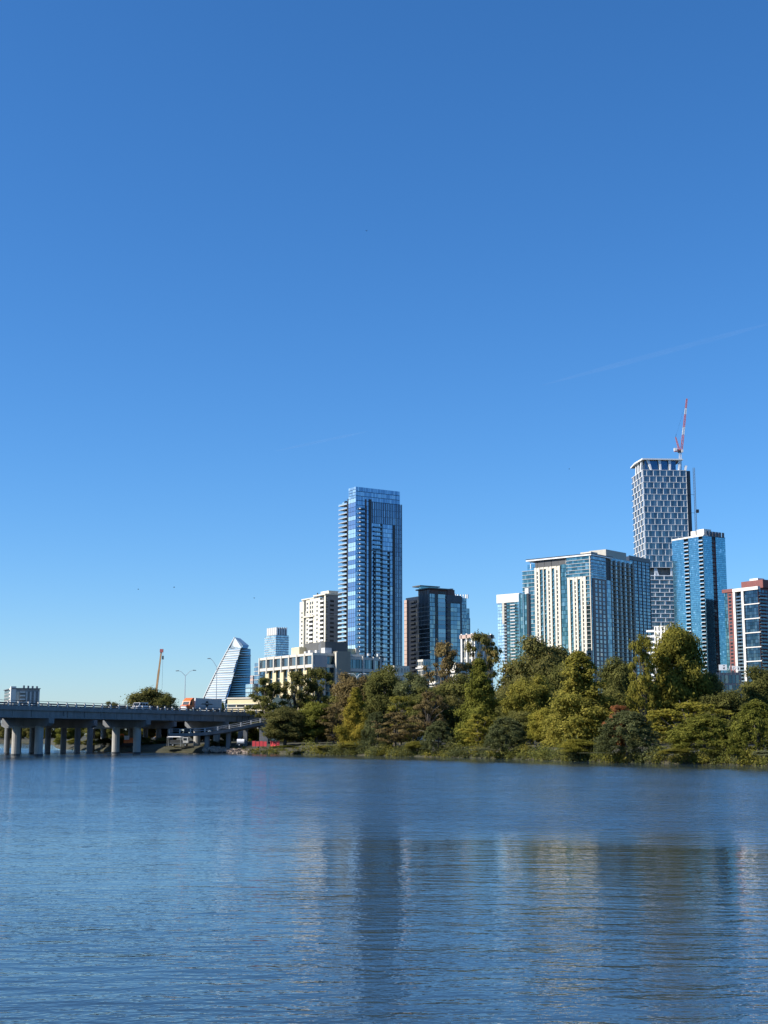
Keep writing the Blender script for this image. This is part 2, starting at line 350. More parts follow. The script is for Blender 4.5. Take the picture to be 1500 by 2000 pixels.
def make_front_bridge():
    o = empty('road_bridge', (B0.x, B0.y, 0), BD, 'grey concrete road bridge with white railing posts nearest over the lake', 'bridge')
    s0, s1, W = -70, 165, 13.0
    MB().box(s0, s1, 0, W, 10.75, 11.15).build('deck', 'concrete', o)
    MB().box(s0, s1, .45, W - .45, 11.15, 11.17).build('roadway', 'asphalt', o)
    for y0, y1 in ((-.12, .38), (W - .38, W + .12)):
        MB().box(s0, s1, y0, y1, 10.5, 11.42).build('kerb_beam', 'concrete', o)
    # railings: posts, a broad dark lower rail and a thin top rail
    post = MB(); post.box(-.22, .22, -.16, .14, 0, .95); post.box(-.15, .15, -.1, .1, .95, 1.06); pm = post.mesh('railing_post', 'pale_concrete')
    n = int((s1 - s0) / PS)
    for k in range(n):
        s = math.ceil(s0 / PS) * PS + k * PS
        if s > s1: break
        link('railing_post', pm, o, None, (s, .06, 11.42))
        link('railing_post', pm, o, None, (s, W - .06, 11.42))
    for y in (.16, W - .16):
        r = MB(); r.box(s0, s1, y - .07, y + .07, 11.46, 11.72); r.box(s0, s1, y - .07, y + .07, 11.86, 12.14); r.build('rail', 'dark_concrete', o)
        MB().tube((s0, y, 12.62), (s1, y, 12.62), .05, None, 6).build('top_rail', 'dark_metal', o)
        st = MB(); st.box(-.03, .03, -.03, .03, 0, .26); sm = st.mesh('rail_bracket', 'dark_metal')
        for k in range(n):
            s = math.ceil(s0 / PS) * PS + k * PS
            if -20 < s < s1: link('rail_bracket', sm, o, None, (s, y, 12.37))
    PX = [4.3 * PS - 41.2, 4.3 * PS, 4.3 * PS + 41.2, 4.3 * PS + 82.4, 4.3 * PS + 123.6]
    edges = [s0] + PX + [s1]
    for gy in (.45, 4.6, 8.4, W - .45):                     # plate girders, one length per span
        for a, b in zip(edges[:-1], edges[1:]):
            g = MB(); g.box(a + .04, b - .04, gy - .16, gy + .16, 8.95, 10.75); g.box(a + .04, b - .04, gy - .42, gy + .42, 8.75, 8.98); g.box(a + .04, b - .04, gy - .36, gy + .36, 10.42, 10.49)
            k = int((b - a) / 6.8)
            for q in range(1, k): x = a + (b - a) * q / k; g.box(x - .05, x + .05, gy - .3, gy + .3, 8.98, 10.42)
            g.build('girder', 'concrete', o)
    cap = MB(); cap.prism([(-.95, .6), (.95, .6), (.95, W - .6), (-.95, W - .6)], 6.9, 7.6, [(-.95, -.35), (.95, -.35), (.95, W + .35), (-.95, W + .35)])
    cap.box(-.95, .95, -.35, W + .35, 7.6, 8.74); cm = cap.mesh('pier_cap', 'concrete')
    colm = column_mesh(1.0, -2, 7.0).mesh('column', 'column_concrete'); ft = column_mesh(1.08, -2, .5).mesh('waterline_collar', 'dark_concrete')
    for s in PX:
        c = link('pier_cap', cm, o, None, (s, 0, 0))
        for y in (3.1, W - 3.3):
            k = link('column', colm, c, None, (0, y, 0)); link('waterline_collar', ft, c, None, (0, y, 0))
    for s in (4.3 * PS + 5, 4.3 * PS + 50, 4.3 * PS + 92):
        MB().tube((s, -.02, 10.6), (s, -.02, 9.4), .07, None, 6).build('drain_pipe', 'dark_metal', o)

def make_main_bridge():
    L0 = 29.0
    p = b_at(0, L0, 0)
    o = empty('highway_bridge', p, BD, 'wide highway bridge on many columns behind the nearer bridge', 'bridge')
    s0, s1, W = -70, 190, 32.0
    MB().box(s0, s1, 0, W, 10.9, 11.3).build('deck', 'concrete', o)
    MB().box(s0, s1, .5, W - .5, 11.3, 11.32).build('roadway', 'asphalt', o)
    for y in (.25, W / 2, W - .25):
        b = MB(); b.prism([(s0, y - .24), (s1, y - .24), (s1, y + .24), (s0, y + .24)], 11.3, 11.6); b.box(s0, s1, y - .1, y + .1, 11.6, 12.2); b.build('barrier', 'concrete', o)
    base = 390 - 310; s_a = (base / .918) - L0 * .396 / .918
    PX = [s_a - 42 * 2, s_a - 42, s_a, s_a + 42, s_a + 84, s_a + 120]
    edges = [s0] + [x for x in PX if x > s0] + [s1]
    for gy in (.8, 5, 9.4, 13.8, 18.2, 22.6, 27, 31.2):
        for a, b in zip(edges[:-1], edges[1:]):
            if b - a < 1: continue
            g = MB(); g.box(a + .04, b - .04, gy - .2, gy + .2, 9.3, 10.9); g.box(a + .04, b - .04, gy - .45, gy + .45, 9.15, 9.33); g.build('girder', 'concrete', o)
    cap = MB(); cap.prism([(-.8, 1.2), (.8, 1.2), (.8, W - 1.2), (-.8, W - 1.2)], 6.9, 7.5, [(-.8, -.2), (.8, -.2), (.8, W + .2), (-.8, W + .2)]); cap.box(-.8, .8, -.2, W + .2, 7.5, 9.15)
    cm = cap.mesh('pier_cap', 'concrete'); colm = column_mesh(.82, -2, 7.0).mesh('column', 'concrete')
    for s in PX:
        if s < s0: continue
        c = link('pier_cap', cm, o, None, (s, 0, 0))
        for y in (1.6, 5.8, 10.6, 16.0, 21.5, 26.3, 30.4): link('column', colm, c, None, (0, y, 0))
make_front_bridge(); make_main_bridge()

def make_ramp():
    o = empty('footbridge_ramp', (at(440, 1425, 386).x, 386, 0), 0, 'low concrete ramp with thin railing curving up beside the bridge end', 'ramp')
    base = Vector((at(440, 1425, 386).x, 386, 0))
    P = [at(x, y, d) - base for x, y, d in ((330, 1432, 374), (372, 1431.5, 378), (400, 1430, 381), (425, 1427, 384), (448, 1423.5, 387), (470, 1419, 390), (490, 1414.5, 393), (508, 1411, 396), (540, 1405, 401))]
    deck, rail = MB(), MB()
    Wd = Vector((.4, 1, 0)).normalized() * 4.2
    for a, b in zip(P[:-1], P[1:]):
        dn, up = Vector((0, 0, -.85)), Vector((0, 0, .0))
        deck.hexa([a + dn, b + dn, b + Wd + dn, a + Wd + dn, a + up, b + up, b + Wd + up, a + Wd + up])
        for off in (Vector((0, 0, 0)), Wd):
            for hgt in (.55, 1.1): rail.tube(a + off + Vector((0, .1, hgt)), b + off + Vector((0, .1, hgt)), .05, None, 5)
    deck.build('deck', 'concrete', o); rail.build('railing', 'galvanised', o)
    pm = MB().box(-.16, .16, -.1, .1, 0, 1.15).mesh('railing_post', 'pale_concrete')
    tot = 0
    for a, b in zip(P[:-1], P[1:]):
        k = max(1, int((b - a).length / 3.0))
        for i in range(k): link('railing_post', pm, o, None, a.lerp(b, i / k) + Vector((0, .12, 0)))
    for x, y, d in ((404, 1436, 383), (446, 1430, 388.5), (479, 1424, 393.5)):
        q = at(x, y, d) - base; MB().box(q.x - .55, q.x + .55, q.y - .3, q.y + 2.4, -1, q.z - .1).build('column', 'concrete', o)
    q = at(503, 1420, 397) - base                           # arched abutment wall at the landing
    ab = MB()
    for i in range(8):
        t0, t1 = i / 8, (i + 1) / 8
        z0 = 2.2 + 5.2 * math.sin(t0 * math.pi / 2); z1 = 2.2 + 5.2 * math.sin(t1 * math.pi / 2)
        ab.hexa([(q.x + 5.5 * (1 - math.cos(t0 * 1.57)) - 5, q.y, z0 - .01), (q.x + 5.5 * (1 - math.cos(t1 * 1.57)) - 5, q.y, z1 - .01), (q.x + 5.5 * (1 - math.cos(t1 * 1.57)) - 5, q.y + 3.5, z1 - .01), (q.x + 5.5 * (1 - math.cos(t0 * 1.57)) - 5, q.y + 3.5, z0 - .01),
                 (q.x + 5.5 * (1 - math.cos(t0 * 1.57)) - 5, q.y, 7.6), (q.x + 5.5 * (1 - math.cos(t1 * 1.57)) - 5, q.y, 7.6), (q.x + 5.5 * (1 - math.cos(t1 * 1.57)) - 5, q.y + 3.5, 7.6), (q.x + 5.5 * (1 - math.cos(t0 * 1.57)) - 5, q.y + 3.5, 7.6)])
    ab.box(q.x - 5.6, q.x - 5.02, q.y, q.y + 3.5, 1, 7.55); ab.box(q.x + .55, q.x + 3, q.y, q.y + 3.5, 1, 7.55)
    ab.build('abutment', 'concrete', o)
make_ramp()

# ------------------------------------------------------------------ buildings
def glass_tower():
    T = Bld('glass_tower', 'tallest blue glass residential tower in the middle with balconies down both sides', 695, 950, 900, 32.6)
    fh = 2.97
    uc = T.u('R', 781, 962); ub = T.u('R', 785, 990); zc = T.top; zb = T.z('R', ub, 987); z0 = -1
    lb = T.u('L', 681, 957); le = T.u('L', 663.5, 985); zl = T.z('L', le, 981)
    T.part(MB().box(.15, uc, .15, lb - .1, z0, zc - .15), 'core', 'navy_panel')
    T.part(MB().box(2.2, ub - .4, lb - .1, le, z0, zl - .1), 'rear_core', 'grey_wall')
    T.part(MB().box(uc, ub - .05, .2, lb, z0, zb - .2), 'side_core', 'navy_panel')
    # crown
    T.part(MB().panes('R', 0, uc, zb - 3, zc, 26, 4, .12, .35), 'crown_glazing', 'blue_glass', 'stuff')
    T.part(MB().panes('L', 0, lb, zl, zc, 5, 4, .12, .3), 'crown_side_glazing', 'pale_glass', 'stuff')
    # corner and first strips of the right face
    u1, u2, u3, u4 = [T.u('R', x, 1100) for x in (700, 712.5, 716, 720)]
    nz = int((zb - 3 - z0) / fh); zs = [zb - 3 - fh * (i + 1) for i in range(nz)]
    T.part(MB().panes('R', 0, u1, z0, zb - 3, 2, nz, .1, .25), 'corner_glazing', 'blue_glass', 'stuff')
    T.part(MB().panes('R', u1, u2, z0, zb - 3, 4, nz, .12, .3, -.1, .02), 'balcony_glazing', 'blue_glass', 'stuff')
    T.part(MB().panes('R', u3, u4, z0, zb - 3, 1, nz, .1, .25), 'strip_glazing', 'blue_glass', 'stuff')
    T.part(MB().fbox('R', u2 + .1, u3 - .3, z0, zb + 1.5, 0, .35), 'mullion_strip', 'bronze')
    bal = MB(); bal.fbox('R', 0, u2 - u1 - .4, 0, .28, 0, 1.7); bal.mat(1).fbox('R', .1, u2 - u1 - .5, .28, 1.15, 1.55, 1.62); bal.mat(2).fbox('R', 0, .9, .27, .9, .5, 1.72)  # white block stands for each balcony's sunlit end
    T.rep('R', bal, 'balcony', ['dark_slab', 'dark_glass', 'white_frame'], [(u1 + .2, z) for z in zs])
    # dark vertical band and fins
    u5 = T.u('R', 725, 1100); T.part(MB().fbox('R', u4, u5, z0, zb + 1.8, -.1, .55), 'dark_band', 'dark_metal')
    ua, ub2, u6, u7 = T.u('R', 726, 1040), T.u('R', 767, 1040), T.u('R', 771, 1040), ub
    zf = T.z('R', (ua + ub2) / 2, 1023.5)
    T.part(MB().panes('R', u5, ub, zf, zb, 18, 3, .02, .2, -.1, .12), 'upper_glazing', 'blue_glass', 'stuff')
    T.part(MB().panes('R', u6, ub, z0, zf, 5, nz - 5, .02, .2, -.1, .12), 'edge_glazing', 'blue_glass', 'stuff')
    fm = MB().fbox('R', -.36, .36, zf, zb + .4, .0, .24)
    T.rep('R', fm, 'fin', 'fin_blue', [(u, 0) for u in fr(u5 + .9, ub2, 1.45)])
    fm = MB().fbox('R', -.36, .36, z0, zb + .4, .0, .24)
    T.rep('R', fm, 'fin', 'fin_blue', [(u, 0) for u in fr(u6 + .2, ub - .4, 1.45)])
    T.part(MB().fbox('R', ub2, u6 - .2, z0, zf, -.1, .62), 'dark_band', 'dark_metal')
    # recessed middle: two balcony stacks and a plain glass field
    zm = T.z('R', (ua + ub2) / 2, 1077)
    cL, cM0, cM1, cR = [T.u('R', x, 1150) for x in (729, 743.5, 746.5, 762.5)]
    T.part(MB().panes('R', u5, ub2, z0, zf, 12, int((zf - z0) / fh), .12, .3, -.1, .05), 'middle_glazing', 'blue_glass', 'stuff')
    T.part(MB().fbox('R', cM0, cM1, z0, zf, .0, .5), 'dark_band', 'dark_metal')
    for x in (731.5, 759): T.part(MB().fbox('R', T.u('R', x, 1150) - .2, T.u('R', x, 1150) + .2, z0, zm, .0, 1.5), 'mullion_strip', 'navy_panel')
    def stack(a, b, ztop, zbot):
        bl = MB(); bl.fbox('R', 0, b - a, 0, .26, 0, 1.35); bl.mat(1).fbox('R', .1, b - a - .1, .26, 1.1, 1.25, 1.3)
        n = int((ztop - zbot) / fh); T.rep('R', bl, 'balcony', ['dark_slab', 'quincy_glass'], [(a, ztop - fh * (i + 1)) for i in range(n)])
    stack(cL, cM0, zf, z0); stack(cM1, cR, zm, z0)
    T.part(MB().fbox('R', u5, ub2, zm - .2, zm + .2, .02, .7), 'sill_band', 'dark_metal')
    # sunlit left side: glazed bay and balconies
    n = int((zl - z0) / fh)
    bm = MB(); k = lb / 4
    for i in range(4): bm.fbox('L', i * k + .08, (i + 1) * k - .08, .12, fh - .12, -.1, .1)
    pane = MB().fbox('L', .1, lb - .1, .12, fh - .12, -.1, .1)
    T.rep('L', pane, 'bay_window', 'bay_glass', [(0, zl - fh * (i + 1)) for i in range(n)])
    mm = MB()
    for i in range(1, 4): mm.fbox('L', i * k - .09, i * k + .09, z0, zl, .1, .2)
    T.part(mm, 'mullions', 'mid_metal')
    T.part(MB().fbox('L', lb, lb + 1.4, z0, zl + .8, -2, .1), 'dark_edge', 'dark_metal')
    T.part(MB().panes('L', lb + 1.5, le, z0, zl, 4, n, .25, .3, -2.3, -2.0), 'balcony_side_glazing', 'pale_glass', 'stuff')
    lw = le - lb - 1.6
    b2 = MB(); b2.fbox('L', 0, lw + .8, 0, .3, -2.1, .5); b2.mat(1).fbox('L', .1, lw + .8, .3, 1.25, .42, .46); b2.mat(1).box(-.4, 2, lw + .72, lw + .78, .3, 1.25); b2.mat(2).fbox('L', lw * .35, lw * .5, .3, fh, -2.1, -.6)
    T.rep('L', b2, 'balcony', ['slab', 'pale_glass', 'dark_metal'], [(lb + 1.6, zl - fh * (i + 1)) for i in range(n)])
glass_tower()

def cream_tower():
    T = Bld('cream_tower', 'cream apartment tower with small windows left of the tall blue tower', 636, 1161.5, 950, 32.6)
    fh = 3.07; le = T.u('L', 585.5, 1170); z1 = T.top; z0 = -1; n = int((z1 - z0) / fh) - 1
    W = 30
    rec = [(T.u('L', a, 1230), T.u('L', b, 1230)) for a, b in ((597.3, 593), (611.5, 603.5), (632.5, 624.5))]
    zbm = T.z('L', rec[1][0], 1203)
    # wall piers between recesses
    cuts = [0.0]
    for a, b in sorted(rec): cuts += [a, b]
    cuts.append(le); cuts = sorted(cuts)
    T.part(MB().box(1.6, W, .3, le - .3, z0, z1 - 1.2), 'core', 'grey_wall')
    for i in range(0, len(cuts) - 1, 2): T.part(MB().box(0, 1.8, cuts[i] + .0, cuts[i + 1], z0, z1 - (0 if i == 0 else 1.0 + .2 * i)), 'pier', 'beige')
    T.part(MB().box(1.0, 1.8, rec[0][0] + .02, rec[0][1] - .02, z0, z1 - 9), 'recess_wall', 'grey_wall')
    T.part(MB().box(.2, 1.8, rec[1][0] + .02, rec[1][1] - .02, zbm + .5, z1 - 1.4), 'wall_panel', 'beige')
    T.part(MB().fbox('L', rec[1][0] - 1.5, rec[0][1] + .3, zbm - .5, zbm + .5, -.5, .7), 'belt_beam', 'beige')
    T.part(MB().box(-.6, W + .5, -.5, .45 * le, z1 - .0, z1 + .9), 'roof_slab', 'beige')
    T.part(MB().box(.2, W * .8, .46 * le, le - 2, z1 - 1.15, z1 - .3), 'roof_slab', 'beige')
    T.part(MB().box(3, 12, 1, 12, z1 + .9, z1 + 3.2), 'penthouse', 'beige')
    for x, y in ((14, 4), (17, 7), (5, 20)): T.part(MB().tube((x, y, z1 - .2), (x, y, z1 + 3.2), .7, .5, 8), 'roof_vent', 'dark_metal')
    wins = [T.u('L', x, 1230) for x in (589.5, 600, 619)]
    wm = MB().fbox('L', -.95, .95, .8, 2.1, -.3, .03); fm_ = None
    T.rep('L', wm, 'window', 'black_window', [(u, z1 - 2.6 - fh * (i + 1)) for u in wins for i in range(n) if not (u > le * .8 and i < 2)])
    up = MB().fbox('L', -.8, .8, .3, 2.3, -.9, -.15)
    T.rep('L', up, 'window', 'black_window', [(u, z1 - 2.4 - fh * (i + 1)) for u in (rec[1][0] + 1.3, rec[1][1] - 1.7) for i in range(4)])
    for (a, b), ztop in ((rec[1], zbm), (rec[2], z1 - 1.5)):
        bl = MB(); bl.fbox('L', .02, b - a - .02, 0, .25, -1.7, .55); bl.mat(1).fbox('L', .1, b - a - .1, .25, 1.2, .42, .5); bl.mat(2).fbox('L', .6, b - a - .8, .3, 2.5, -1.72, -1.55)
        k = int((ztop - z0) / fh); T.rep('L', bl, 'balcony', ['white_wall', 'white_frame', 'black_window'], [(a, ztop - fh * (i + 1)) for i in range(k)])
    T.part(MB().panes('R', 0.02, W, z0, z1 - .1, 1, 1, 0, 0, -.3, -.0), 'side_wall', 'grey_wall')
    sw = MB().fbox('R', -1.6, 1.6, .7, 2.2, -.2, .04)
    T.rep('R', sw, 'window', 'black_window', [(u, z1 - 2.6 - fh * (i + 1)) for u in (5.2, 20) for i in range(n)])
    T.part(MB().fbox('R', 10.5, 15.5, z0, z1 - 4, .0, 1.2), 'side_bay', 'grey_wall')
    T.part(MB().fbox('R', 0, 15, zbm - .15, zbm + .15, .0, .3), 'belt_beam', 'slab')
cream_tower()

def dark_tower():
    T = Bld('dark_glass_tower', 'dark navy glass tower with flat overhanging roof right of the tallest tower', 839, 1159, 930, 32.6)
    fh = 2.98; z1 = T.top; z0 = -1; n = int((z1 - z0) / fh)
    lf = T.u('L', 818, 1165); l2 = T.u('L', 786, 1170); rf = T.u('R', 870.5, 1165); r2 = T.u('R', 901, 1170)
    z2 = T.z('R', r2, 1167); z3 = T.z('L', l2, 1168); zr = T.z('R', 0, 1147)
    T.part(MB().box(.2, r2 - .2, .2, lf, z0, z1 - .2), 'core', 'navy_panel')
    T.part(MB().box(2.8, r2 - 1, lf, l2, z0, z3), 'left_wing', 'shade_navy')  # wing colour darkened to stand for the tall tower's shade
    T.part(MB().box(rf, r2, -.6, 14, z0, z2), 'right_wing', 'navy_panel')
    T.part(MB().panes('L', .2, lf, z0, z1 - 6, 4, n - 2, .15, .5), 'left_glazing', 'dark_glass', 'stuff')
    for u in fr(.4, lf - .3, 1.7): T.part(MB().fbox('L', u - .12, u + .12, z1 - 22, z1 + 2.5, .1, .5), 'fin', 'mid_metal')
    us = [T.u('R', x, 1200) for x in (839.5, 849, 855.5, 870)]
    T.part(MB().panes('R', .1, us[1], z0, z1, 4, n, .12, .4), 'front_glazing', 'quincy_glass', 'stuff')
    T.part(MB().panes('R', us[1], us[2], z0, z1, 2, n, .3, .9, -.1, .02), 'recess_glazing', 'black_window', 'stuff')
    pm = MB().fbox('R', .1, us[3] - us[2] - .1, .2, fh - .15, -.1, .12)
    T.rep('R', pm, 'glass_panel', 'quincy_glass', [(us[2], z1 - fh * (i + 1)) for i in range(n)])
    sl_ = MB().fbox('R', 0, us[3] - us[2], -.14, .14, .0, .35); T.rep('R', sl_, 'floor_slab', 'slab', [(us[2], z1 - fh * (i + 1)) for i in range(n)])
    sl_ = MB().fbox('L', 0, lf, -.12, .12, .0, .3); T.rep('L', sl_, 'floor_slab', 'slab', [(0, z1 - 6 - fh * (i + 1)) for i in range(n - 3)])
    # right wing: dark frame, balcony slot and big panes
    ua, ubb, uc_ = T.u('R', 871, 1200), T.u('R', 879, 1200), T.u('R', 897.5, 1200)
    T.part(MB().panes('R', ua + .4, ubb, z0, z2 - 4, 1, n - 1, .3, .8, .5, .75), 'balcony_slot', 'black_window', 'stuff')
    bl = MB().fbox('R', 0, ubb - ua - .4, 0, .2, .6, 1.3).fbox('R', 0, ubb - ua - .4, .2, .9, 1.2, 1.27)
    T.rep('R', bl, 'balcony', 'dark_slab', [(ua + .3, z2 - 5 - fh * i) for i in range(n - 1)])
    wpn = MB()
    for i in range(3): k = (uc_ - ubb) / 3; wpn.fbox('R', i * k + .08, (i + 1) * k - .08, .2, fh - .1, .5, .78)
    T.rep('R', wpn, 'window', 'quincy_glass', [(ubb, z2 - 4.5 - fh * (i + 1)) for i in range(n - 1)])
    # left wing: the tall tower's shade is put into its dark colours
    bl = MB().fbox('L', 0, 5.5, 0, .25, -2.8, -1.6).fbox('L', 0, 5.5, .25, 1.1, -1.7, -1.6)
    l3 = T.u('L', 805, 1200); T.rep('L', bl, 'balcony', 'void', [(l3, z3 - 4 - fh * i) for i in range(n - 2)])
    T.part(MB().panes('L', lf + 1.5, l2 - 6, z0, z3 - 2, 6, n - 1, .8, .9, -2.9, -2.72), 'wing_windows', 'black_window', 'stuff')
    T.part(MB().box(1.6, 2.8, l2 - 3.0, l2 + .3, z0, z3 - 1.5), 'lit_end_strip', 'pink_panel')  # sunlight past the shade's edge, put into a pink strip
    jm = MB().fbox('L', 0, 3.3, 0, .18, -1.6, -1.52); T.rep('L', jm, 'panel_joint', 'bronze', [(l2 - 3.0, z3 - 4 - fh * i) for i in range(n - 2)])
    # roof
    T.part(MB().box(1.5, rf + 2, 1.5, lf + 3, z1, zr - 1), 'penthouse', 'bronze')
    T.part(MB().panes('R', 8, rf + 1, z1 + .5, zr - 2.2, 5, 1, .4, .3, -1.5, -1.3), 'penthouse_glazing', 'black_window', 'stuff')
    T.part(MB().box(-.6, rf + 2.6, -.6, lf + 3.4, zr - 1, zr - .2), 'roof_slab', 'dark_roof')
    T.part(MB().box(3.2, 20, lf + 3, lf + 13, z3 + 7, z3 + 7.7), 'roof_canopy', 'dark_roof')
    T.part(MB().box(4, 18, lf + 3.4, lf + 6, z3, z3 + 7), 'roof_room', 'teal_glass')
    T.part(MB().box(rf + 2.7, rf + 9, 2, 9, z2, z2 + 5.2), 'roof_room', 'bronze')
    T.part(MB().box(rf + 5, r2 - 6, 1, 10, z2 + 5.2, z2 + 5.9), 'roof_canopy', 'grey_wall')
    T.part(MB().fbox('R', rf, r2 + .2, z2 - 3.6, z2 + .4, .6, .9), 'parapet', 'navy_panel')
dark_tower()

def beige_tower():
    T = Bld('beige_tower', 'broad beige striped tower with flat canopy roof and glazed top corner', 1153, 1082, 1090, 49)
    fh = 3.38; z1 = T.top; z0 = -1
    u = lambda x, y=1180: T.u('L', x, y)
    r = lambda x, y=1180: T.u('R', x, y)
    le = u(1046); ge = u(1017, 1120); re_ = r(1239, 1200)
    zs1 = T.z('L', u(1095), 1105); zs2 = T.z('L', u(1125), 1128); zg = T.z('L', ge, 1116); zg2 = T.z('L', u(1030), 1102); zrr = T.z('R', r(1215), 1092)
    n = int((z1 - z0) / fh)
    a19 = r(1194, 1180)
    T.part(MB().box(.3, a19, .3, le, z0, z1 - .3), 'core', 'dark_concrete')
    T.part(MB().box(2.5, 24, le, ge, z0, zg - .2), 'glass_wing_core', 'dark_concrete')
    T.part(MB().box(4.5, 22, le + .2, u(1024, 1110), zg - .2, zg2), 'wing_upper_core', 'dark_concrete')
    T.part(MB().box(a19, re_, .9, 30, z0, zrr), 'rear_core', 'tan_wall')
    # left face: solid striped bays
    def striped(xa, xb, ztop, cols):
        ua, ub = u(xb), u(xa); w = ub - ua; e = [0]
        for c in cols: e.append(e[-1] + c[0])
        tot = e[-1]
        for (wd, kind), e0, e1 in zip(cols, e[:-1], e[1:]):
            p0, p1 = ua + w * e0 / tot, ua + w * e1 / tot
            if kind == 'b': T.part(MB().fbox('L', p0, p1, z0, ztop, -.2, .9), 'pilaster', 'beige')
            elif kind == 'd':
                T.part(MB().fbox('L', p0, p1, z0, ztop - .4, -.2, .7), 'window_band', 'beige')
                k = int((ztop - 3 - z0) / fh); wm = MB().fbox('L', .1, p1 - p0 - .1, .55, fh - .5, .5, .74)
                T.rep('L', wm, 'window', 'black_window', [(p0, ztop - 3 - fh * (i + 1)) for i in range(k)])
            else:
                k = int((ztop - 2 - z0) / fh)
                T.part(MB().panes('L', p0, p1, ztop - 2 - fh * k, ztop - 2, 2, k, .1, .3, -.3, -.1), 'bay_glazing', 'teal_glass', 'stuff')
                T.part(MB().fbox('L', p0, p1, ztop - 1.6, ztop, -.2, .6), 'bay_head', 'beige')
                bl = MB().fbox('L', .02, p1 - p0 - .02, 0, .22, -.3, .55); bl.mat(1).fbox('L', .1, p1 - p0 - .1, .22, 1.1, .45, .5)
                T.rep('L', bl, 'balcony', ['dark_slab', 'teal_glass'], [(p0, ztop - 2 - fh * (i + 1)) for i in range(k)])
    striped(1096, 1046, zs1, [(1.4, 'b'), (.9, 'd'), (1.2, 'b'), (2.1, 'g'), (.5, 'b'), (1.7, 'g'), (1.3, 'b'), (.9, 'd'), (1.3, 'b'), (1.9, 'g'), (1.2, 'b'), (.9, 'd'), (1.5, 'b')])
    striped(1146, 1110, zs2, [(1.7, 'b'), (2.0, 'g'), (1.2, 'b'), (.9, 'd'), (1.2, 'b'), (2.0, 'g'), (1.2, 'b'), (.9, 'd'), (1.6, 'b')])
    k = int((zs1 - z0) / fh)
    T.part(MB().panes('L', u(1110), u(1096), z0, zs1 + 1, 5, k, .1, .25), 'gap_glazing', 'teal_glass', 'stuff')
    # glazed top corner
    kz = 6
    T.part(MB().panes('L', 0, u(1108), zs2 + .2, z1 - 1.4, 9, kz, .12, .3), 'corner_glazing', 'teal_glass', 'stuff')
    T.part(MB().panes('R', .1, r(1185), T.z('R', 0, 1130), z1 - 1.4, 7, kz, .12, .25), 'corner_glazing', 'quincy_glass', 'stuff')
    slm = MB().fbox('L', -.6, u(1108), -.15, .15, .0, .7); T.rep('L', slm, 'floor_slab', 'slab', [(0, zs2 + .3 + i * (z1 - 1.6 - zs2) / kz) for i in range(kz)])
    slm = MB().fbox('R', -.7, r(1185), -.15, .15, .0, .7); T.rep('R', slm, 'floor_slab', 'slab', [(0, zs2 + .3 + i * (z1 - 1.6 - zs2) / kz) for i in range(kz)])
    T.part(MB().fbox('L', .0, .7, z0, z1 - 1.2, .1, .9), 'corner_strip', 'cream')
    # top floor terrace left of it: posts under the canopy
    T.part(MB().fbox('L', u(1108), le, zs1, z1 - 1.4, -6, -5), 'penthouse_wall', 'bronze')
    T.part(MB().panes('L', u(1108), le, zs1, zs1 + 3.4, 7, 1, .15, .2, -1.2, -1.0), 'terrace_glazing', 'teal_glass', 'stuff')
    pm = MB().fbox('L', -.25, .25, zs1, z1 - 1.2, -.8, -.3); T.rep('L', pm, 'post', 'white_frame', [(u_, 0) for u_ in fr(u(1108) + 1, u(1037), 6.5)])
    T.part(MB().box(-1.6, r(1196), -1.6, u(1029, 1088), z1 - 1.2, z1 - .1), 'roof_canopy', 'white_frame')
    T.part(MB().box(-1.7, r(1196) + .1, -1.7, u(1029, 1088) + .1, z1 - .1, z1 + .55), 'canopy_edge', 'dark_metal')
    T.part(MB().box(4, 14, 2, 12, z1 + .55, z1 + 2.6), 'roof_room', 'cream')
    # corner balconies and shaded right face
    bl = MB().fbox('L', .75, u(1146) - .02, 0, .3, -.2, .8); bl.mat(1).fbox('L', .8, u(1146) - .1, .3, 1.1, .7, .75)
    T.rep('L', bl, 'balcony', ['slab', 'teal_glass'], [(0, zs2 - fh * (i + 1)) for i in range(int((zs2 - z0) / fh))])
    T.part(MB().panes('L', .7, u(1146), z0, zs2, 2, int((zs2 - z0) / fh), .1, .5, -.3, -.15), 'balcony_glazing', 'teal_glass', 'stuff')
    zc = T.z('R', 0, 1128); kc = int((zc - z0) / fh)
    r1, r2_, r3 = r(1158), r(1185), r(1194)
    T.part(MB().panes('R', .1, r1, z0, zc, 2, kc, .1, .25), 'side_glazing', 'quincy_glass', 'stuff')
    T.part(MB().fbox('R', r1, r2_, z0, zc, -.2, .5), 'side_panel', 'side_tan')
    T.part(MB().panes('R', r1 + 2, r2_ - 2, z0, zc - 1, 3, kc, 2.6, 1.0, .45, .53), 'side_windows', 'grey_glass', 'stuff')
    T.part(MB().panes('R', r2_, r3, z0, zc, 3, kc, .1, .25), 'side_glazing', 'quincy_glass', 'stuff')
    kr = int((zrr - 3 - z0) / fh)
    T.part(MB().panes('R', r3 + .2, re_, zrr - 3 - fh * kr, zrr - 3, 8, kr, .7, .7, -1.1, -.85), 'rear_windows', 'grey_glass', 'stuff')
    bl = MB().fbox('R', 0, re_ - r3, 0, .3, -1, .6); T.rep('R', bl, 'floor_slab', 'tan_wall', [(r3 + .1, zrr - 3 - fh * (i + 1)) for i in range(kr)])
    pm = MB().fbox('R', -.3, .3, z0, zrr - 2, -1, .5); T.rep('R', pm, 'pilaster', 'tan_wall', [(x, 0) for x in fr(r3 + .4, re_ - .3, (re_ - r3 - .7) / 5)])
    T.part(MB().panes('R', r3 + .2, re_, zrr - 2.9, zrr - .3, 8, 1, .2, .2, -1, -.6), 'rear_top_glazing', 'quincy_glass', 'stuff')
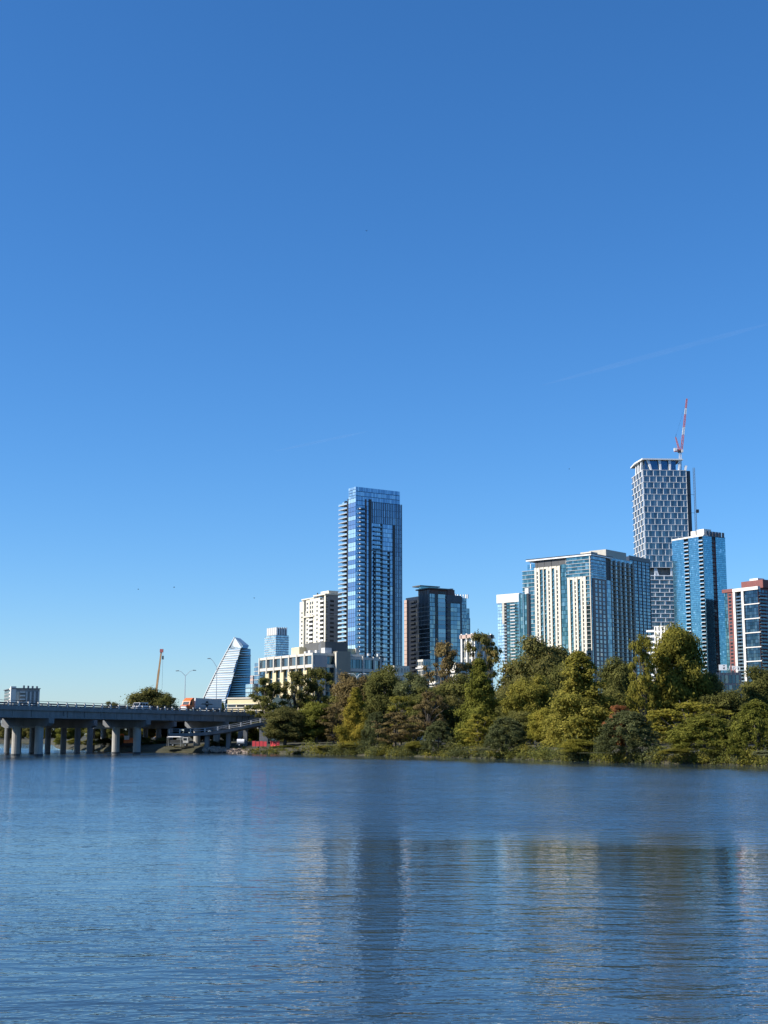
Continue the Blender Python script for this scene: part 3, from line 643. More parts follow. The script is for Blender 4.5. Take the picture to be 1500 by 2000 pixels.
    T.part(MB().box(a19 + .3, r(1231, 1080), 4, 20, zrr, T.z('R', r(1200), 1073)), 'roof_room', 'tan_wall')
    # glass wing to the left
    kw = int((zg - z0) / fh)
    T.part(MB().panes('L', le + .1, ge, zg - fh * kw, zg, 7, kw, .12, .3, -2.6, -2.4), 'wing_glazing', 'teal_glass', 'stuff')
    slm = MB().fbox('L', 0, ge - le, -.15, .15, -2.5, -1.7); T.rep('L', slm, 'floor_slab', 'slab', [(le + .1, zg - fh * i) for i in range(kw)])
    T.part(MB().panes('L', le + .1, u(1024, 1110), zg, zg2, 5, 2, .12, .3, -4.6, -4.4), 'wing_glazing', 'sea_glass', 'stuff')
beige_tower()

def simple_tower(name, label, x, y, D, alpha, xl, xr, mat, fh, nL, nR, core='dark_metal', slabmat=None, matR=None, gz=.4, gu=.15, slabw=.35, roofs=(), group=None, deep=None):
    T = Bld(name, label, x, y, D, alpha, group=group); z1 = T.top; z0 = -1
    le = T.u('L', xl, y) if xl is not None else deep; re_ = T.u('R', xr, y) if xr is not None else deep
    n = int((z1 - z0) / fh)
    T.part(MB().box(.15, re_, .15, le, z0, z1 - .15), 'core', core)
    if nL: T.part(MB().panes('L', 0, le, z1 - fh * n, z1, nL, n, gu, gz), 'glazing', mat, 'stuff')
    if nR: T.part(MB().panes('R', 0, re_, z1 - fh * n, z1, nR, n, gu, gz), 'side_glazing', matR or mat, 'stuff')
    if slabmat:
        s = MB().box(-slabw, re_ + slabw, -slabw, le + slabw, -.2, .2).mesh('floor_slab', slabmat)
        for i in range(n): link('floor_slab', s, T.o, None, (0, 0, z1 - fh * (i + 1)))
    for (x0, x1, y0, y1, za, zb_, m) in roofs: T.part(MB().box(x0 * re_, x1 * re_, y0 * le, y1 * le, z1 + za, z1 + zb_), 'roof_room', m)
    T.le, T.re, T.z1, T.z0, T.n, T.fh = le, re_, z1, z0, n, fh
    return T

# white capped tower, teal glass tower and the shaded slab around the beige tower
def white_cap_tower():
    T = simple_tower('white_capped_tower', 'pale glass tower with broad white roof cap beside the beige tower', 1014, 1159, 1260, 49, 971.5, None, 'pale_glass', 2.95, 12, 0, deep=24, core='mid_metal')
    le, z1 = T.le, T.z1; zc = T.z('L', le, 1178.5)
    T.part(MB().box(-.8, 24, -.5, le + .6, zc, z1 + .3), 'roof_cap', 'white_wall')
    u1, u2, u3 = [T.u('L', x, 1200) for x in (981.5, 990, 1012)]
    n = int((zc - T.z0) / 2.95)
    bl = MB().fbox('L', 0, u1 - u2, 0, .3, -.2, 1.2); bl.mat(1).fbox('L', .2, (u1 - u2) * .6, .3, 2.6, .1, .5)
    T.rep('L', bl, 'balcony', ['white_frame', 'void'], [(u2, zc - 2.95 * (i + 1)) for i in range(n)])
    T.part(MB().fbox('L', u2 + 2, u1 - .5, T.z('L', u2, 1218), zc, .1, 1.4), 'solid_panel', 'tan_wall')
    T.part(MB().fbox('L', .0, u2 - .1, T.z0, zc, .1, .3), 'dark_bay', 'void')
    T.part(MB().panes('L', .1, u2 - .2, zc - 2.95 * n, zc, 5, n, .3, .8, .2, .45), 'bay_glazing', 'teal_glass', 'stuff')
    bl = MB().fbox('L', 0, 5.5, 0, .3, .3, 1.7).fbox('L', .1, 5.4, .3, 1.0, 1.6, 1.66)
    T.rep('L', bl, 'balcony', 'slab', [(u2 * .28, zc - 2.95 * (i + 1)) for i in range(n)])
white_cap_tower()
T = simple_tower('teal_glass_tower', 'narrow teal glass tower with vertical ribs left of the beige stripes', 1032.5, 1159.5, 1070, 49, 1012.5, None, 'teal_glass', 3, 5, 0, deep=3, core='navy_panel', gz=.12, gu=.35)
fm = MB().fbox('L', -.18, .18, T.z0, T.z1 + .3, 0, .5); T.rep('L', fm, 'fin', 'pale_glass', [(u, 0) for u in fr(1, T.le - .6, 3.4)])
T.part(MB().fbox('L', -.2, 1.6, T.z0, T.z1 + .2, .1, .6), 'dark_edge', 'void')
T.part(MB().box(.5, 2.8, .6, 4, T.z1, T.z1 + 4.5), 'roof_room', 'white_wall')

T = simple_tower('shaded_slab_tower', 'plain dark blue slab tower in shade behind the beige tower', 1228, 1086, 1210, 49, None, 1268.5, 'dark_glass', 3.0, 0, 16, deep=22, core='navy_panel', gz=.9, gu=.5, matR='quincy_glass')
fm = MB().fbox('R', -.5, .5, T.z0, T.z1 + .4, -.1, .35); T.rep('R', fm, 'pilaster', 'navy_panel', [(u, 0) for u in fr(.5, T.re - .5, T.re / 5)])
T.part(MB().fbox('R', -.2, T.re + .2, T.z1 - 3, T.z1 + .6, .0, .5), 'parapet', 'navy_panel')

def grid_tower():
    T = Bld('white_grid_tower', 'tallest tower at right with white staggered window grid under a crane', 1255.5, 917.7, 1400, 4)
    z1 = T.top; le = T.u('L', 1233.5, 929); re_ = T.u('R', 1340, 920); z0 = -1
    zcr = T.z('R', 0, 893); zcl = T.z('L', le, 904)
    zlow = T.z('R', 0, 1108); zlow2 = T.z('R', 0, 1124)
    T.part(MB().box(.8, re_ + 4.5, .8, le - .3, z0, zlow2), 'lower_core', 'navy_panel')
    T.part(MB().box(9, re_ - 4, 6, le - 6, zlow2, zlow), 'recess_core', 'concrete')
    T.part(MB().box(.8, re_ + 4.5, .8, le - .3, zlow, z1 - .3), 'upper_core', 'navy_panel')
    n = 16; fh = (z1 - zlow) / n; bays = 6.5; wb = re_ / bays
    T.part(MB().fbox('R', re_ - .1, re_ + 4.2, zlow + 2, z1 - 6, -.9, -.75), 'unfinished_edge', 'dark_concrete')
    sl_ = MB().fbox('R', -.5, re_ + .3, -.2, .2, -.9, .2); T.rep('R', sl_, 'floor_band', 'white_frame', [(0, zlow + fh * i) for i in range(n + 1)])
    sl_ = MB().fbox('L', -.3, le + .3, -.24, .24, -.9, .25); T.rep('L', sl_, 'floor_band', 'white_frame', [(0, zlow + fh * i) for i in range(n + 1)])
    mull = MB().fbox('R', -.2, .2, .2, fh - .2, -.9, .15); mm = mull.mesh('mullion', 'white_frame')
    thin = MB()
    def win(wd):
        mb = MB(); k = max(2, int(wd / 1.5))
        for i in range(k): mb.fbox('R', i * wd / k + .07, (i + 1) * wd / k - .07, .25, fh - .25, -.8, -.4)
        return mb.mesh('window', 'grid_glass')
    cache = {}
    for i in range(n):
        off = -wb * .42 if i % 2 else 0
        e = [0] + [x for x in [off + wb * k for k in range(1, 9)] if .8 < x < re_ - .6] + [re_]
        for x in e: link('mullion', mm, T.o, None, (x, 0, zlow + fh * i))
        for a, b in zip(e[:-1], e[1:]):
            wd = round(b - a - .4, 2)
            if wd not in cache: cache[wd] = win(wd)
            link('window', cache[wd], T.o, None, (a + .2, 0, zlow + fh * i))
    # left face: four openings a floor, shallow sills
    wl = le / 4
    lw = MB().fbox('L', .7, wl - .3, .3, fh - .3, -.8, -.4).mesh('window', 'grid_glass'); lm = MB().fbox('L', -.55, .55, .3, fh - .3, -.9, .3).mesh('mullion', 'white_frame')
    for i in range(n):
        off = (wl * .35 if i % 2 else 0)
        for k in range(4):
            link('mullion', lm, T.o, None, (0, min(le - .5, k * wl + off + .4), zlow + fh * i)); link('window', lw, T.o, None, (0, k * wl, zlow + fh * i))
    # crown: glass set back, tapered white columns, sloping roof edge
    T.part(MB().box(3, re_ - 10, 3, le - 4, z1, zcr - 3), 'crown_glass', 'sail_glass')
    def tcol(side, ub_, ut, wb_, wt, za, zb_):
        p = []
        for uu, ww, zz, dpt in ((ub_, wb_, za, .2), (ut, wt, zb_, -.6)):
            a, b = uu - ww / 2, uu + ww / 2
            p += [(a, -dpt, zz), (b, -dpt, zz), (b, 2 - dpt, zz), (a, 2 - dpt, zz)] if side == 'R' else [(-dpt, b, zz), (-dpt, a, zz), (2 - dpt, a, zz), (2 - dpt, b, zz)]
        T.part(MB().hexa(p), 'crown_column', 'white_frame')
    for ub_, ut in ((9, 6), (19, 18.2), (29, 29), (38.5, 40)): tcol('R', ub_, ut, 1.6, 3.0, z1, zcr - 2.6)
    tcol('R', 45.5, 46.5, 1.6, 2.4, z1, zcr - 8)
    for ub_, ut in ((10, 9), (20, 21), (30, 30)): tcol('L', ub_, ut, 2, 3.2, z1, zcr - 3)
    T.part(MB().prism([(-.4, -.8), (re_ - 3, -.8), (re_ - 4, le - 4), (-.6, le + 2), (-2.4, le * .5)], zcr - 2.6, zcr - 1.2), 'roof_edge', 'white_frame')
    T.part(MB().box(4, re_ - 8, 4, le - 6, zcr - 1.2, zcr - .2), 'roof_deck', 'dark_concrete')
    # break with leaning columns
    for ub_, ut in ((3, 0.8), (10, 10), (13, 10.5), (27, 27), (30, 33), (42, 41)):
        p = []
        for uu, zz in ((ub_, zlow2), (ut, zlow)): p += [(uu - .9, .6, zz), (uu + .9, .6, zz), (uu + .9, 2.6, zz), (uu - .9, 2.6, zz)]
        T.part(MB().hexa(p), 'leaning_column', 'white_frame')
    T.part(MB().box(-.2, re_, .2, 4, zlow2 - .5, zlow2 + .5), 'break_slab', 'white_frame')
    # lower floors: bands and slim mullions
    m = int((zlow2 - 1 - z0) / 4.35)
    sl_ = MB().fbox('R', -.4, re_ + .2, -.35, .35, -.9, .3); T.rep('R', sl_, 'floor_band', 'white_frame', [(0, zlow2 - 4.35 * (i + 1)) for i in range(m)])
    T.part(MB().panes('R', .2, re_, zlow2 - 4.35 * m, zlow2 - .4, 30, m, .45, 1.3, -.9, -.4), 'lower_glazing', 'grid_glass', 'stuff')
    vm = MB().fbox('R', -.4, .4, .35, 4.0, -.9, .28); T.rep('R', vm, 'mullion', 'white_frame', [(x + (5 if i % 2 else 0), zlow2 - 4.35 * (i + 1)) for i in range(m) for x in (9, 19, 29, 39)])
    # hoist mast clamped to the far edge
    h = MB(); hx, hy = re_ + 7.5, -1
    for dx in (0, 1.5):
        for dy in (0, 1.5): h.tube((hx + dx, hy + dy, 60), (hx + dx, hy + dy, z1 + 3), .16, None, 4)
    zz = 60
    while zz < z1: h.tube((hx, hy, zz), (hx + 1.5, hy, zz + 3), .1, None, 4); zz += 3
    ho = empty('construction_hoist', T.o.matrix_world.translation, 0, 'slim grey construction hoist mast up the edge of the white grid tower', 'hoist')
    ho.location = T.o.location; ho.rotation_euler = T.o.rotation_euler
    h.build('mast', 'mid_metal', ho); MB().box(hx + 1.8, hx + 4.4, hy, hy + 3, T.z('R', re_, 1001), T.z('R', re_, 995)).build('cage', 'dark_metal', ho)
    tie = MB().box(re_, hx, .2, .5, -.15, .15).mesh('tie', 'dark_metal')
    for i in range(3, 15, 3): link('tie', tie, ho, None, (0, 0, zlow + fh * i))
    return T
GT = grid_tower()

def tower_crane():
    b = at(1328.5, 908, 1412)
    o = empty('tower_crane', b, 0, 'red and white luffing crane standing on top of the white grid tower', 'crane')
    P = lambda x, y: at(x, y, 1412) - b
    def lattice(p, q, w0, w1, k, r=.22):
        mb = MB(); p, q = Vector(p), Vector(q); d = (q - p).normalized(); a = d.cross(Vector((0, 1, 0))).normalized(); c = d.cross(a)
        prev = None
        for i in range(k + 1):
            t = i / k; wd = w0 + (w1 - w0) * t; m = p.lerp(q, t)
            cur = [m + a * (sx * wd / 2) + c * (sy * wd / 2) for sx, sy in ((-1, -1), (1, -1), (1, 1), (-1, 1))]
            for s in range(4): mb.tube(cur[s], cur[(s + 1) % 4], r * .6, None, 4)
            if prev:
                for s in range(4): mb.tube(prev[s], cur[s], r, None, 4); mb.tube(prev[s], cur[(s + 1) % 4], r * .6, None, 4)
            prev = cur
        return mb
    lattice(P(1328.5, 935), P(1328.5, 884), 2.0, 2.0, 9).build('mast', 'crane_white', o)
    MB().box(-1.8, 1.8, -1.8, 1.8, P(0, 884).z, P(0, 880).z).build('slewing_ring', 'dark_metal', o)
    p, q = P(1331, 880), P(1341.5, 779)
    mid = [p.lerp(q, t) for t in (0, .3, .45, .7, .82, 1)]
    cols = ['crane_red', 'crane_white', 'crane_red', 'crane_white', 'crane_red']
    for i in range(5): lattice(mid[i], mid[i + 1], 1.9 - .15 * i, 1.75 - .15 * i, 5, .26).build('jib', cols[i], o)
    lattice(P(1327, 880), P(1319.5, 854), 1.6, .8, 5).build('a_frame', 'crane_red', o)
    MB().box(P(1317, 880).x, P(1329, 880).x, -1.5, 1.5, P(0, 882).z, P(0, 878).z).build('machinery_deck', 'crane_red', o)
    MB().box(P(1316.5, 880).x, P(1322, 880).x, -1.9, 1.9, P(0, 881).z, P(0, 875.5).z).build('counterweight', 'crane_white', o)
    MB().box(1.4, 3.2, -2.8, -1.2, P(0, 884).z, P(0, 879).z).build('cab', 'crane_white', o)
    MB().tube(P(1319.5, 854), q, .07, None, 4).tube(P(1319.5, 854), P(1321, 848), .2, None, 4).build('pendant_line', 'dark_metal', o)
tower_crane()

def blue_tower():
    T = Bld('blue_tower', 'bright blue glass tower with dark balcony slots and white rooftop at right', 1373.5, 1046, 1050, 33)
    z1 = T.top; z0 = -1; fh = 3.02; n = int((z1 - z0) / fh); le = T.u('L', 1312, 1054); re_ = T.u('R', 1416, 1050)
    T.part(MB().box(1.6, re_ - .1, .3, le - .3, z0, z1 - .3), 'core', 'void')
    u = lambda x: T.u('L', x, 1150); r = lambda x: T.u('R', x, 1150)
    def gl(side, a, b, nu, name='glazing', z0_=z0, z1_=None):
        z1_ = z1 if z1_ is None else z1_; k = int((z1_ - z0_) / fh) * 2
        T.part(MB().fbox(side, a, b, z0_, z1_, -1.7 if side == 'L' else -.3, -.02), name + '_backing', 'navy_panel')
        T.part(MB().panes(side, a, b, z0_, z1_, nu, k, .1, .16, -.1, .1), name, 'sea_glass', 'stuff')
    s1a, s1b = u(1348), u(1339); s2a, s2b = u(1374.5), u(1368)
    gl('L', s1b, le, 8); gl('L', s2b, s1a, 8)
    gl('L', 0.02, .6, 1, 'corner_glazing')
    for a, b in ((s1a, s1b), (.6, s2b)):
        bl = MB(); bl.fbox('L', .02, b - a - .02, 0, .3, -1.6, .6); bl.mat(1).fbox('L', .1, b - a - .1, .3, 1.2, .45, .5)
        T.rep('L', bl, 'balcony', ['white_frame', 'sea_glass'], [(a, z1 - 4 - fh * i) for i in range(n - 1)])
    r1, r2 = r(1393.5), r(1401)
    gl('R', .1, r1, 10, 'side_glazing'); gl('R', r2, re_, 7, 'side_glazing')
    T.part(MB().fbox('R', r1, r2, z0, z1 - 3, -.4, -.1), 'balcony_slot', 'maroon')
    bl = MB(); bl.fbox('R', .02, r2 - r1 - .02, 0, .26, -.3, .9); bl.mat(1).fbox('R', .1, (r2 - r1) * .55, .26, 2.2, -.2, .0)
    T.rep('R', bl, 'balcony', ['dark_slab', 'black_window'], [(r1, z1 - 5 - fh * i) for i in range(n - 1)])
    T.part(MB().box(-.3, 5, -.3, le, z1 - .3, z1 + .9), 'roof_parapet', 'white_wall')
    T.part(MB().box(5.01, re_, -.3, 3, z1 - .3, z1 + .2), 'roof_edge', 'navy_panel')
    fm = MB().fbox('R', 0, 2.2, z1 + .2, z1 + 4, -.9, -.3); T.rep('R', fm, 'roof_screen', 'dark_slab', [(x, 0) for x in fr(4, re_ - 2.6, 3.3)])
    T.part(MB().box(4, 12, 3, 10.5, z1 + .9, z1 + 6), 'roof_room', 'white_wall'); T.part(MB().box(3.5, 9, 11.5, 16.5, z1 + .9, z1 + 5.4), 'roof_room', 'white_wall')
    T.part(MB().box(10, re_ - 1, 3.5, 14, z1 + .2, z1 + 4.6), 'roof_room', 'sail_glass')
blue_tower()

def red_white_tower():
    T = Bld('red_and_white_tower', 'tower with white piers, red brick side and dark balconies at the photo edge', 1480, 1145.5, 1000, 32.6)
    z1 = T.top; z0 = -1; fh = 2.6; le = T.u('L', 1413.5, 1155); n = int((z1 - z0) / fh)
    u = lambda x: T.u('L', x, 1200)
    T.part(MB().box(1.8, 40, .3, le - .3, z0, z1 - 1), 'core', 'void')
    zred = T.z('L', le, 1152.5)
    T.part(MB().fbox('L', u(1434), u(1423), z0, zred, -1.8, .3), 'brick_wall', 'brick_red')
    bw = MB().fbox('L', 0, 2.6, .6, 2.1, .2, .34); T.rep('L', bw, 'window', 'black_window', [(u(1430), zred - 3 - fh * (i + 1)) for i in range(n - 1)])
    T.part(MB().fbox('L', u(1423), le, z0, zred - 2.4, -1.8, -.4), 'side_backing', 'navy_panel')
    T.part(MB().panes('L', u(1423) + .1, le, z0, zred - 2.4, 4, n - 1, .15, .3, -.5, -.2), 'side_glazing', 'teal_glass', 'stuff')
    T.part(MB().fbox('L', u(1434) + .02, le + 1, zred - 2.3, zred + .2, -1, .9), 'brick_cornice', 'brick_red')
    for a, b in ((1438.5, 1434.2), (1455, 1450.8)): T.part(MB().fbox('L', u(a), u(b), z0, z1 - 2.2, -1.7, .9), 'white_pier', 'white_wall')
    T.part(MB().fbox('L', -.8, u(1434.2), z1 - 2.2, z1 + .2, -1.7, 1.1), 'white_cornice', 'white_wall')
    a, b = u(1450.8), u(1438.5)
    bl = MB(); bl.fbox('L', .02, b - a - .02, 0, .25, -1.7, .5); bl.mat(1).fbox('L', .1, b - a - .1, .25, 1.1, .38, .44)
    T.rep('L', bl, 'balcony', ['mid_metal', 'grey_glass'], [(a, z1 - 4 - fh * (i + 1)) for i in range(n - 1)])
    T.part(MB().panes('L', a, b, z0, z1 - 3, 3, n, .2, .7, -1.75, -1.6), 'bay_glazing', 'dark_glass', 'stuff')
    T.part(MB().panes('L', .1, u(1455), z0, z1 - 2.4, 6, n, .12, .25, -.3, .0), 'front_glazing', 'dark_glass', 'stuff')
    T.part(MB().fbox('L', .1, u(1455), z0, z1 - 2.4, -1.6, -.25), 'front_backing', 'navy_panel')
    zb_ = MB().fbox('L', -1.5, u(1455), -.35, .35, .0, .9); T.rep('L', zb_, 'white_band', 'white_wall', [(0, T.z('L', 2, y)) for y in (1179, 1207.5, 1235, 1263.5, 1291)])
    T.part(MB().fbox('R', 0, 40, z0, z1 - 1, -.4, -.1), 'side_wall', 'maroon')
    bl = MB(); bl.fbox('R', 0, 8, 0, .25, 0, 1.6); bl.mat(1).fbox('R', .1, 7.9, .25, 1.1, 1.5, 1.56)
    T.rep('R', bl, 'balcony', ['mid_metal', 'dark_glass'], [(x, z1 - 4 - fh * (i + 1)) for x in (.3, 16) for i in range(n - 1)])
    T.part(MB().panes('R', .4, 40, z0, z1 - 2, 12, n, .8, .8, -.2, -.02), 'side_windows', 'dark_glass', 'stuff')
    zp = T.z('L', 0, 1131)
    T.part(MB().box(5, 40, -.5, u(1441), z1 - .5, zp), 'brick_penthouse', 'brick_red'); T.part(MB().box(7, 14, 6, 14, zp, zp + 1.8), 'roof_room', 'white_wall')
red_white_tower()

def hotel():
    T = Bld('hotel', 'low cream hotel with white banded top floor of windows behind the trees', 613, 1275, 520, 32)
    z1 = T.top; z0 = -1; le = T.u('L', 509, 1286); u = lambda x: T.u('L', x, 1290); r = lambda x: T.u('R', x, 1290)
    hb = 5.0
    T.part(MB().box(1.5, 22, 1.2, le - .5, z0, z1 - hb), 'core', 'tan_wall')
    T.part(MB().box(.25, 22, .25, le - .2, z1 - hb, z1 - .3), 'top_storey', 'grey_wall')
    nb = 7; wb = le / nb
    T.part(MB().box(-.5, 22.2, -.3, le + .3, z1 - .9, z1), 'roof_band', 'hotel_band'); T.part(MB().box(-.5, 22.2, -.3, le + .3, z1 - hb - .4, z1 - hb + .75), 'lower_band', 'hotel_band')
    pm = MB().fbox('L', -.35, .35, z1 - hb - 1.5, z1 + .02, .1, .75); T.rep('L', pm, 'white_post', 'hotel_band', [(i * wb, 0) for i in range(nb + 1)])
    wm = MB(); k = 4
    for i in range(k): wm.fbox('L', .5 + i * (wb - 1) / k + .06, .5 + (i + 1) * (wb - 1) / k - .06, z1 - hb + .85, z1 - 1.0, -.2, .05)
    T.rep('L', wm, 'window', 'grey_glass', [(i * wb, 0) for i in range(nb)])
    for i in range(nb):                                    # below: yellow piers with dark glass strips between
        T.part(MB().fbox('L', i * wb + .2, i * wb + wb * .48, z0, z1 - hb - .4, -1.5, -.55 - .001 * i), 'yellow_pier', 'yellow_wall')
        T.part(MB().panes('L', i * wb + wb * .5, (i + 1) * wb + .1, z0, z1 - hb - .4, 2, 9, .15, .6, -1.6, -1.2), 'window_strip', 'dark_glass', 'stuff')
    # right face: plain wall, window strip, tan stair block, then the second wing
    ra, rb, rc, rd = r(638), r(652), r(678), r(748)
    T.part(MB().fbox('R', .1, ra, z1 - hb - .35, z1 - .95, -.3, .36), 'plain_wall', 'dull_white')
    T.part(MB().fbox('R', .1, ra, z0, z1 - hb - .45, -1.1, -.6), 'lower_wall', 'tan_wall')
    T.part(MB().panes('R', ra, rb, z0, z1 - 1, 2, 10, .15, .5, -.4, -.1), 'window_strip', 'dark_glass', 'stuff')
    T.part(MB().box(rb, rc, -2.6, 14, z0, z1 + .8), 'stair_block', 'stair_tan')
    T.part(MB().box(rb - .35, rb - .01, -2.5, -1.5, z0, z1 + .4), 'corner_strip', 'hotel_band')  # pale strip standing for the stair block's sunlit left edge
    T.part(MB().box(rb - 3.4, rb - .4, 1, 4, z1, z1 + 2.2), 'roof_unit', 'slab')
    zw = T.z('R', rc, 1283)
    pts = [(rc, -1.2), (rc + (rd - rc) * .38, -1.6), (rc + (rd - rc) * .72, -.2), (rd, 2.6), (rd, 16), (rc, 16)]
    cx_, cy_ = rc + (rd - rc) * .45, 8
    gr = lambda k: [(cx_ + (p[0] - cx_) * k, cy_ + (p[1] - cy_) * k) for p in pts]
    T.part(MB().prism(gr(.97), z0, zw - .2), 'wing_core', 'navy_panel')
    for za, zb_ in ((zw - 1.0, zw), (zw - 5.6, zw - 4.4), (zw - 13, zw - 12.2)): T.part(MB().prism(gr(1.02), za, zb_), 'wing_band', 'band_white')
    for i in range(3):
        p, q = Vector((*gr(.985)[i], 0)), Vector((*gr(.985)[i + 1], 0))
        for j in range(4):
            a, b = p.lerp(q, (j + .06) / 4), p.lerp(q, (j + .94) / 4); nrm = Vector(((b - a).y, -(b - a).x, 0)).normalized() * .12
            T.part(MB().hexa([a, b, b - nrm, a - nrm] [0:0] + [Vector((*v.xy, zz)) for zz in (zw - 4.35, zw - 1.05) for v in (a + nrm, b + nrm, b, a)]), 'window', 'dark_glass')
            for f in range(4): T.part(MB().hexa([Vector((*v.xy, zz)) for zz in (zw - 8.8 - 3.1 * f + .3, zw - 6 - 3.1 * f) for v in (a + nrm, b + nrm, b, a)]), 'window', 'dark_glass')
        c = Vector((*gr(1.03)[i + 1], 0)); T.part(MB().box(c.x - .35, c.x + .35, c.y - .3, c.y + .4, zw - 14, zw + .3), 'white_post', 'band_white')
    T.part(MB().panes('R', rc + .4, rc + 3, z0, zw - 6, 1, 1, 0, 0, 1.4, 1.8), 'yellow_pier', 'yellow_wall')
    # roof: dark penthouse, yellow lift rooms, units
    T.part(MB().prism([(6, 2), (16, 2), (16, u(572)), (6, u(568))], z1, z1 + 4.6), 'penthouse', 'dark_roof')
    T.part(MB().box(3, 10, u(571), u(556), z1, z1 + 3.2), 'lift_room', 'yellow_wall')
    T.part(MB().box(rc - 1, rc + 8.2, 5, 12, zw, zw + 3.6), 'lift_room', 'yellow_wall'); T.part(MB().box(rc + 6.5, rc + 8, 4.3, 5, zw, zw + 3.9), 'roof_vent', 'tan_wall')
    for x, y, s in ((1.5, u(590), .8), (1.2, u(600), 1.0), (2, 1.5, .9), (rc + 12, 4, .6), (rc + 17, 5, .6)): T.part(MB().box(x, x + s * 1.6, y, y + s * 1.6, z1 - .1, z1 + s * 1.3), 'roof_unit', 'slab')
    for x, y, hh in ((5, 4, 5), (5.6, 6, 3.5), (rc + 4, 4, 4.5), (rc + 1, 4, 3)): T.part(MB().tube((x, y, z1 - .2), (x, y, z1 + hh), .09, None, 5), 'aerial', 'galvanised')
hotel()

def sail_tower():
    D = 2000; b = at(445, 1371, D); b.z = GZ
    o = empty('sail_tower', b, 0, 'sail shaped blue glass office tower with striped sloping side behind the bridge', 'building')
    Z = lambda y: H + ray(750, y)[1] * D - GZ
    def lx(y): t = (1371 - y) / (1371 - 1244.5); return 394 + 64.5 * t - 2.0 * math.sin(t * math.pi)
    def bx_(y): t = (1371 - y) / (1371 - 1266); return 441 + 30 * t ** .9
    px = lambda x, y, d: at(x, y, D + d) - Vector((b.x, b.y, GZ))
    ys = list(np.linspace(1440, 1266, 38)); k = 0
    for y0, y1 in zip(ys[:-1], ys[1:]):
        A0, A1 = px(lx(max(min(y0, 1420), 1200)), y0, 22), px(lx(min(y1, 1420)), y1, 22)
        B0_, B1 = px(bx_(min(y0, 1371)), y0, -8), px(bx_(min(y1, 1371)), y1, -8)
        C0, C1 = px(489.6, y0, 18), px(489.6, y1, 18)
        bk0, bk1 = px(475, y0, 60), px(475, y1, 60)
        for q in (A0, B0_, C0, bk0): q.z = Z(y0)
        for q in (A1, B1, C1, bk1): q.z = Z(y1)
        m = .42
        mid = lambda a, c: a.lerp(c, m)
        g = MB(); g.hexa([A0, B0_, C0, bk0, A1, B1, C1, bk1]); g.build('storey', 'sail_glass', o)
        # bright sill band on the sloping side, in steps
        sh = Vector((-.6, -1.4, 0)); e = .985 - .05 * ((k * 7 // 37) % 2)
        E0, E1 = A0.lerp(B0_, e), A1.lerp(B1, e)
        a, c = A0.lerp(A1, .02), A0.lerp(A1, .30); f, gg = E0.lerp(E1, .02), E0.lerp(E1, .30)
        MB().hexa([a + sh, f + sh, f, a, c + sh, gg + sh, gg, c]).build('sill_band', 'slab', o)
        a, c = A0.lerp(A1, .32), A0.lerp(A1, 1.0); f, gg = E0.lerp(E1, .32), E0.lerp(E1, 1.0); s2 = sh * .4
        MB().hexa([a + s2, f + s2, f, a, c + s2, gg + s2, gg, c]).build('window_band', 'sail_pale', o)
        if k in (8, 16, 25, 34):
            s3 = Vector((.5, -1.2, 0)); zt = Vector((0, 0, 1.2))
            MB().hexa([B0_ + s3, C0 + s3, C0, B0_, B0_ + s3 + zt, C0 + s3 + zt, C0 + zt, B0_ + zt]).build('belt_line', 'slab', o)
        k += 1
    ed = MB()
    for y0, y1 in zip(ys[:-1] , ys[1:]):
        ed.tube(px(lx(min(y0, 1420)), y0, 20), px(lx(min(y1, 1420)), y1, 20), .9, None, 5)
    ed.tube(px(lx(1266), 1266, 20), px(458.5, 1244.5, 26), .9, None, 5); ed.build('edge_rib', 'slab', o)
    # glass crown
    ap = px(458.5, 1244.8, 26); l = px(lx(1266), 1266, 22); r_ = px(475.5, 1259, 14); rb = px(472, 1266, 0)
    cr = MB(); cr.tri(l, rb, ap); cr.tri(rb, r_, ap); bk = Vector((6, 22, 0)); cr.quad(l, ap, ap + bk, l + bk); cr.quad(ap, r_, r_ + bk, ap + bk); cr.quad(r_, rb, rb + bk, r_ + bk); cr.build('crown_glass', 'sail_pale', o)
    lt = MB()
    for i in range(1, 9):
        t = i / 9; lt.tube(l.lerp(rb, t) + Vector((0, -.6, 0)), ap.lerp(r_, t) + Vector((0, -.6, 0)), .3, None, 4); lt.tube(l.lerp(ap, t) + Vector((0, -.6, 0)), rb.lerp(r_, min(1, t * 1.2)).lerp(ap, 0 if t < .8 else (t - .8) * 5) + Vector((0, -.6, 0)), .3, None, 4)
    lt.build('crown_lattice', 'teal_glass', o)
sail_tower()

# towers and blocks further off
T = simple_tower('banded_tower', 'pale blue tower with screened crown left of the cream apartment tower', 539, 1240, 1900, 33, 517.5, 564, 'pale_glass', 3.3, 12, 12, core='mid_metal', slabmat='white_frame', matR='blue_glass', gz=1.2, slabw=.6)
T.part(MB().box(2, T.re - 2, 2, T.le - 3, T.z1, T.z1 + 10.5), 'crown_core', 'grey_wall')
fm = MB().fbox('R', 0, 1.6, T.z1 + .3, T.z1 + 11.2, -1.9, -1.2); T.rep('R', fm, 'crown_screen', 'white_frame', [(x, 0) for x in fr(2, T.re - 3.6, 3.6)])
fm = MB().fbox('L', 0, 5, T.z1 + .3, T.z1 + 10.8, -1.9, -1.3); T.rep('L', fm, 'crown_screen', 'slab', [(x, 0) for x in fr(2, T.le - 8, 5.6)])
T = simple_tower('slender_glass_block', 'slim blue glass block peeking out at the left end of the hotel', 507, 1294, 1100, 33, 497, 516, 'blue_glass', 3.4, 6, 4, core='mid_metal', slabmat='slab', gz=.9)
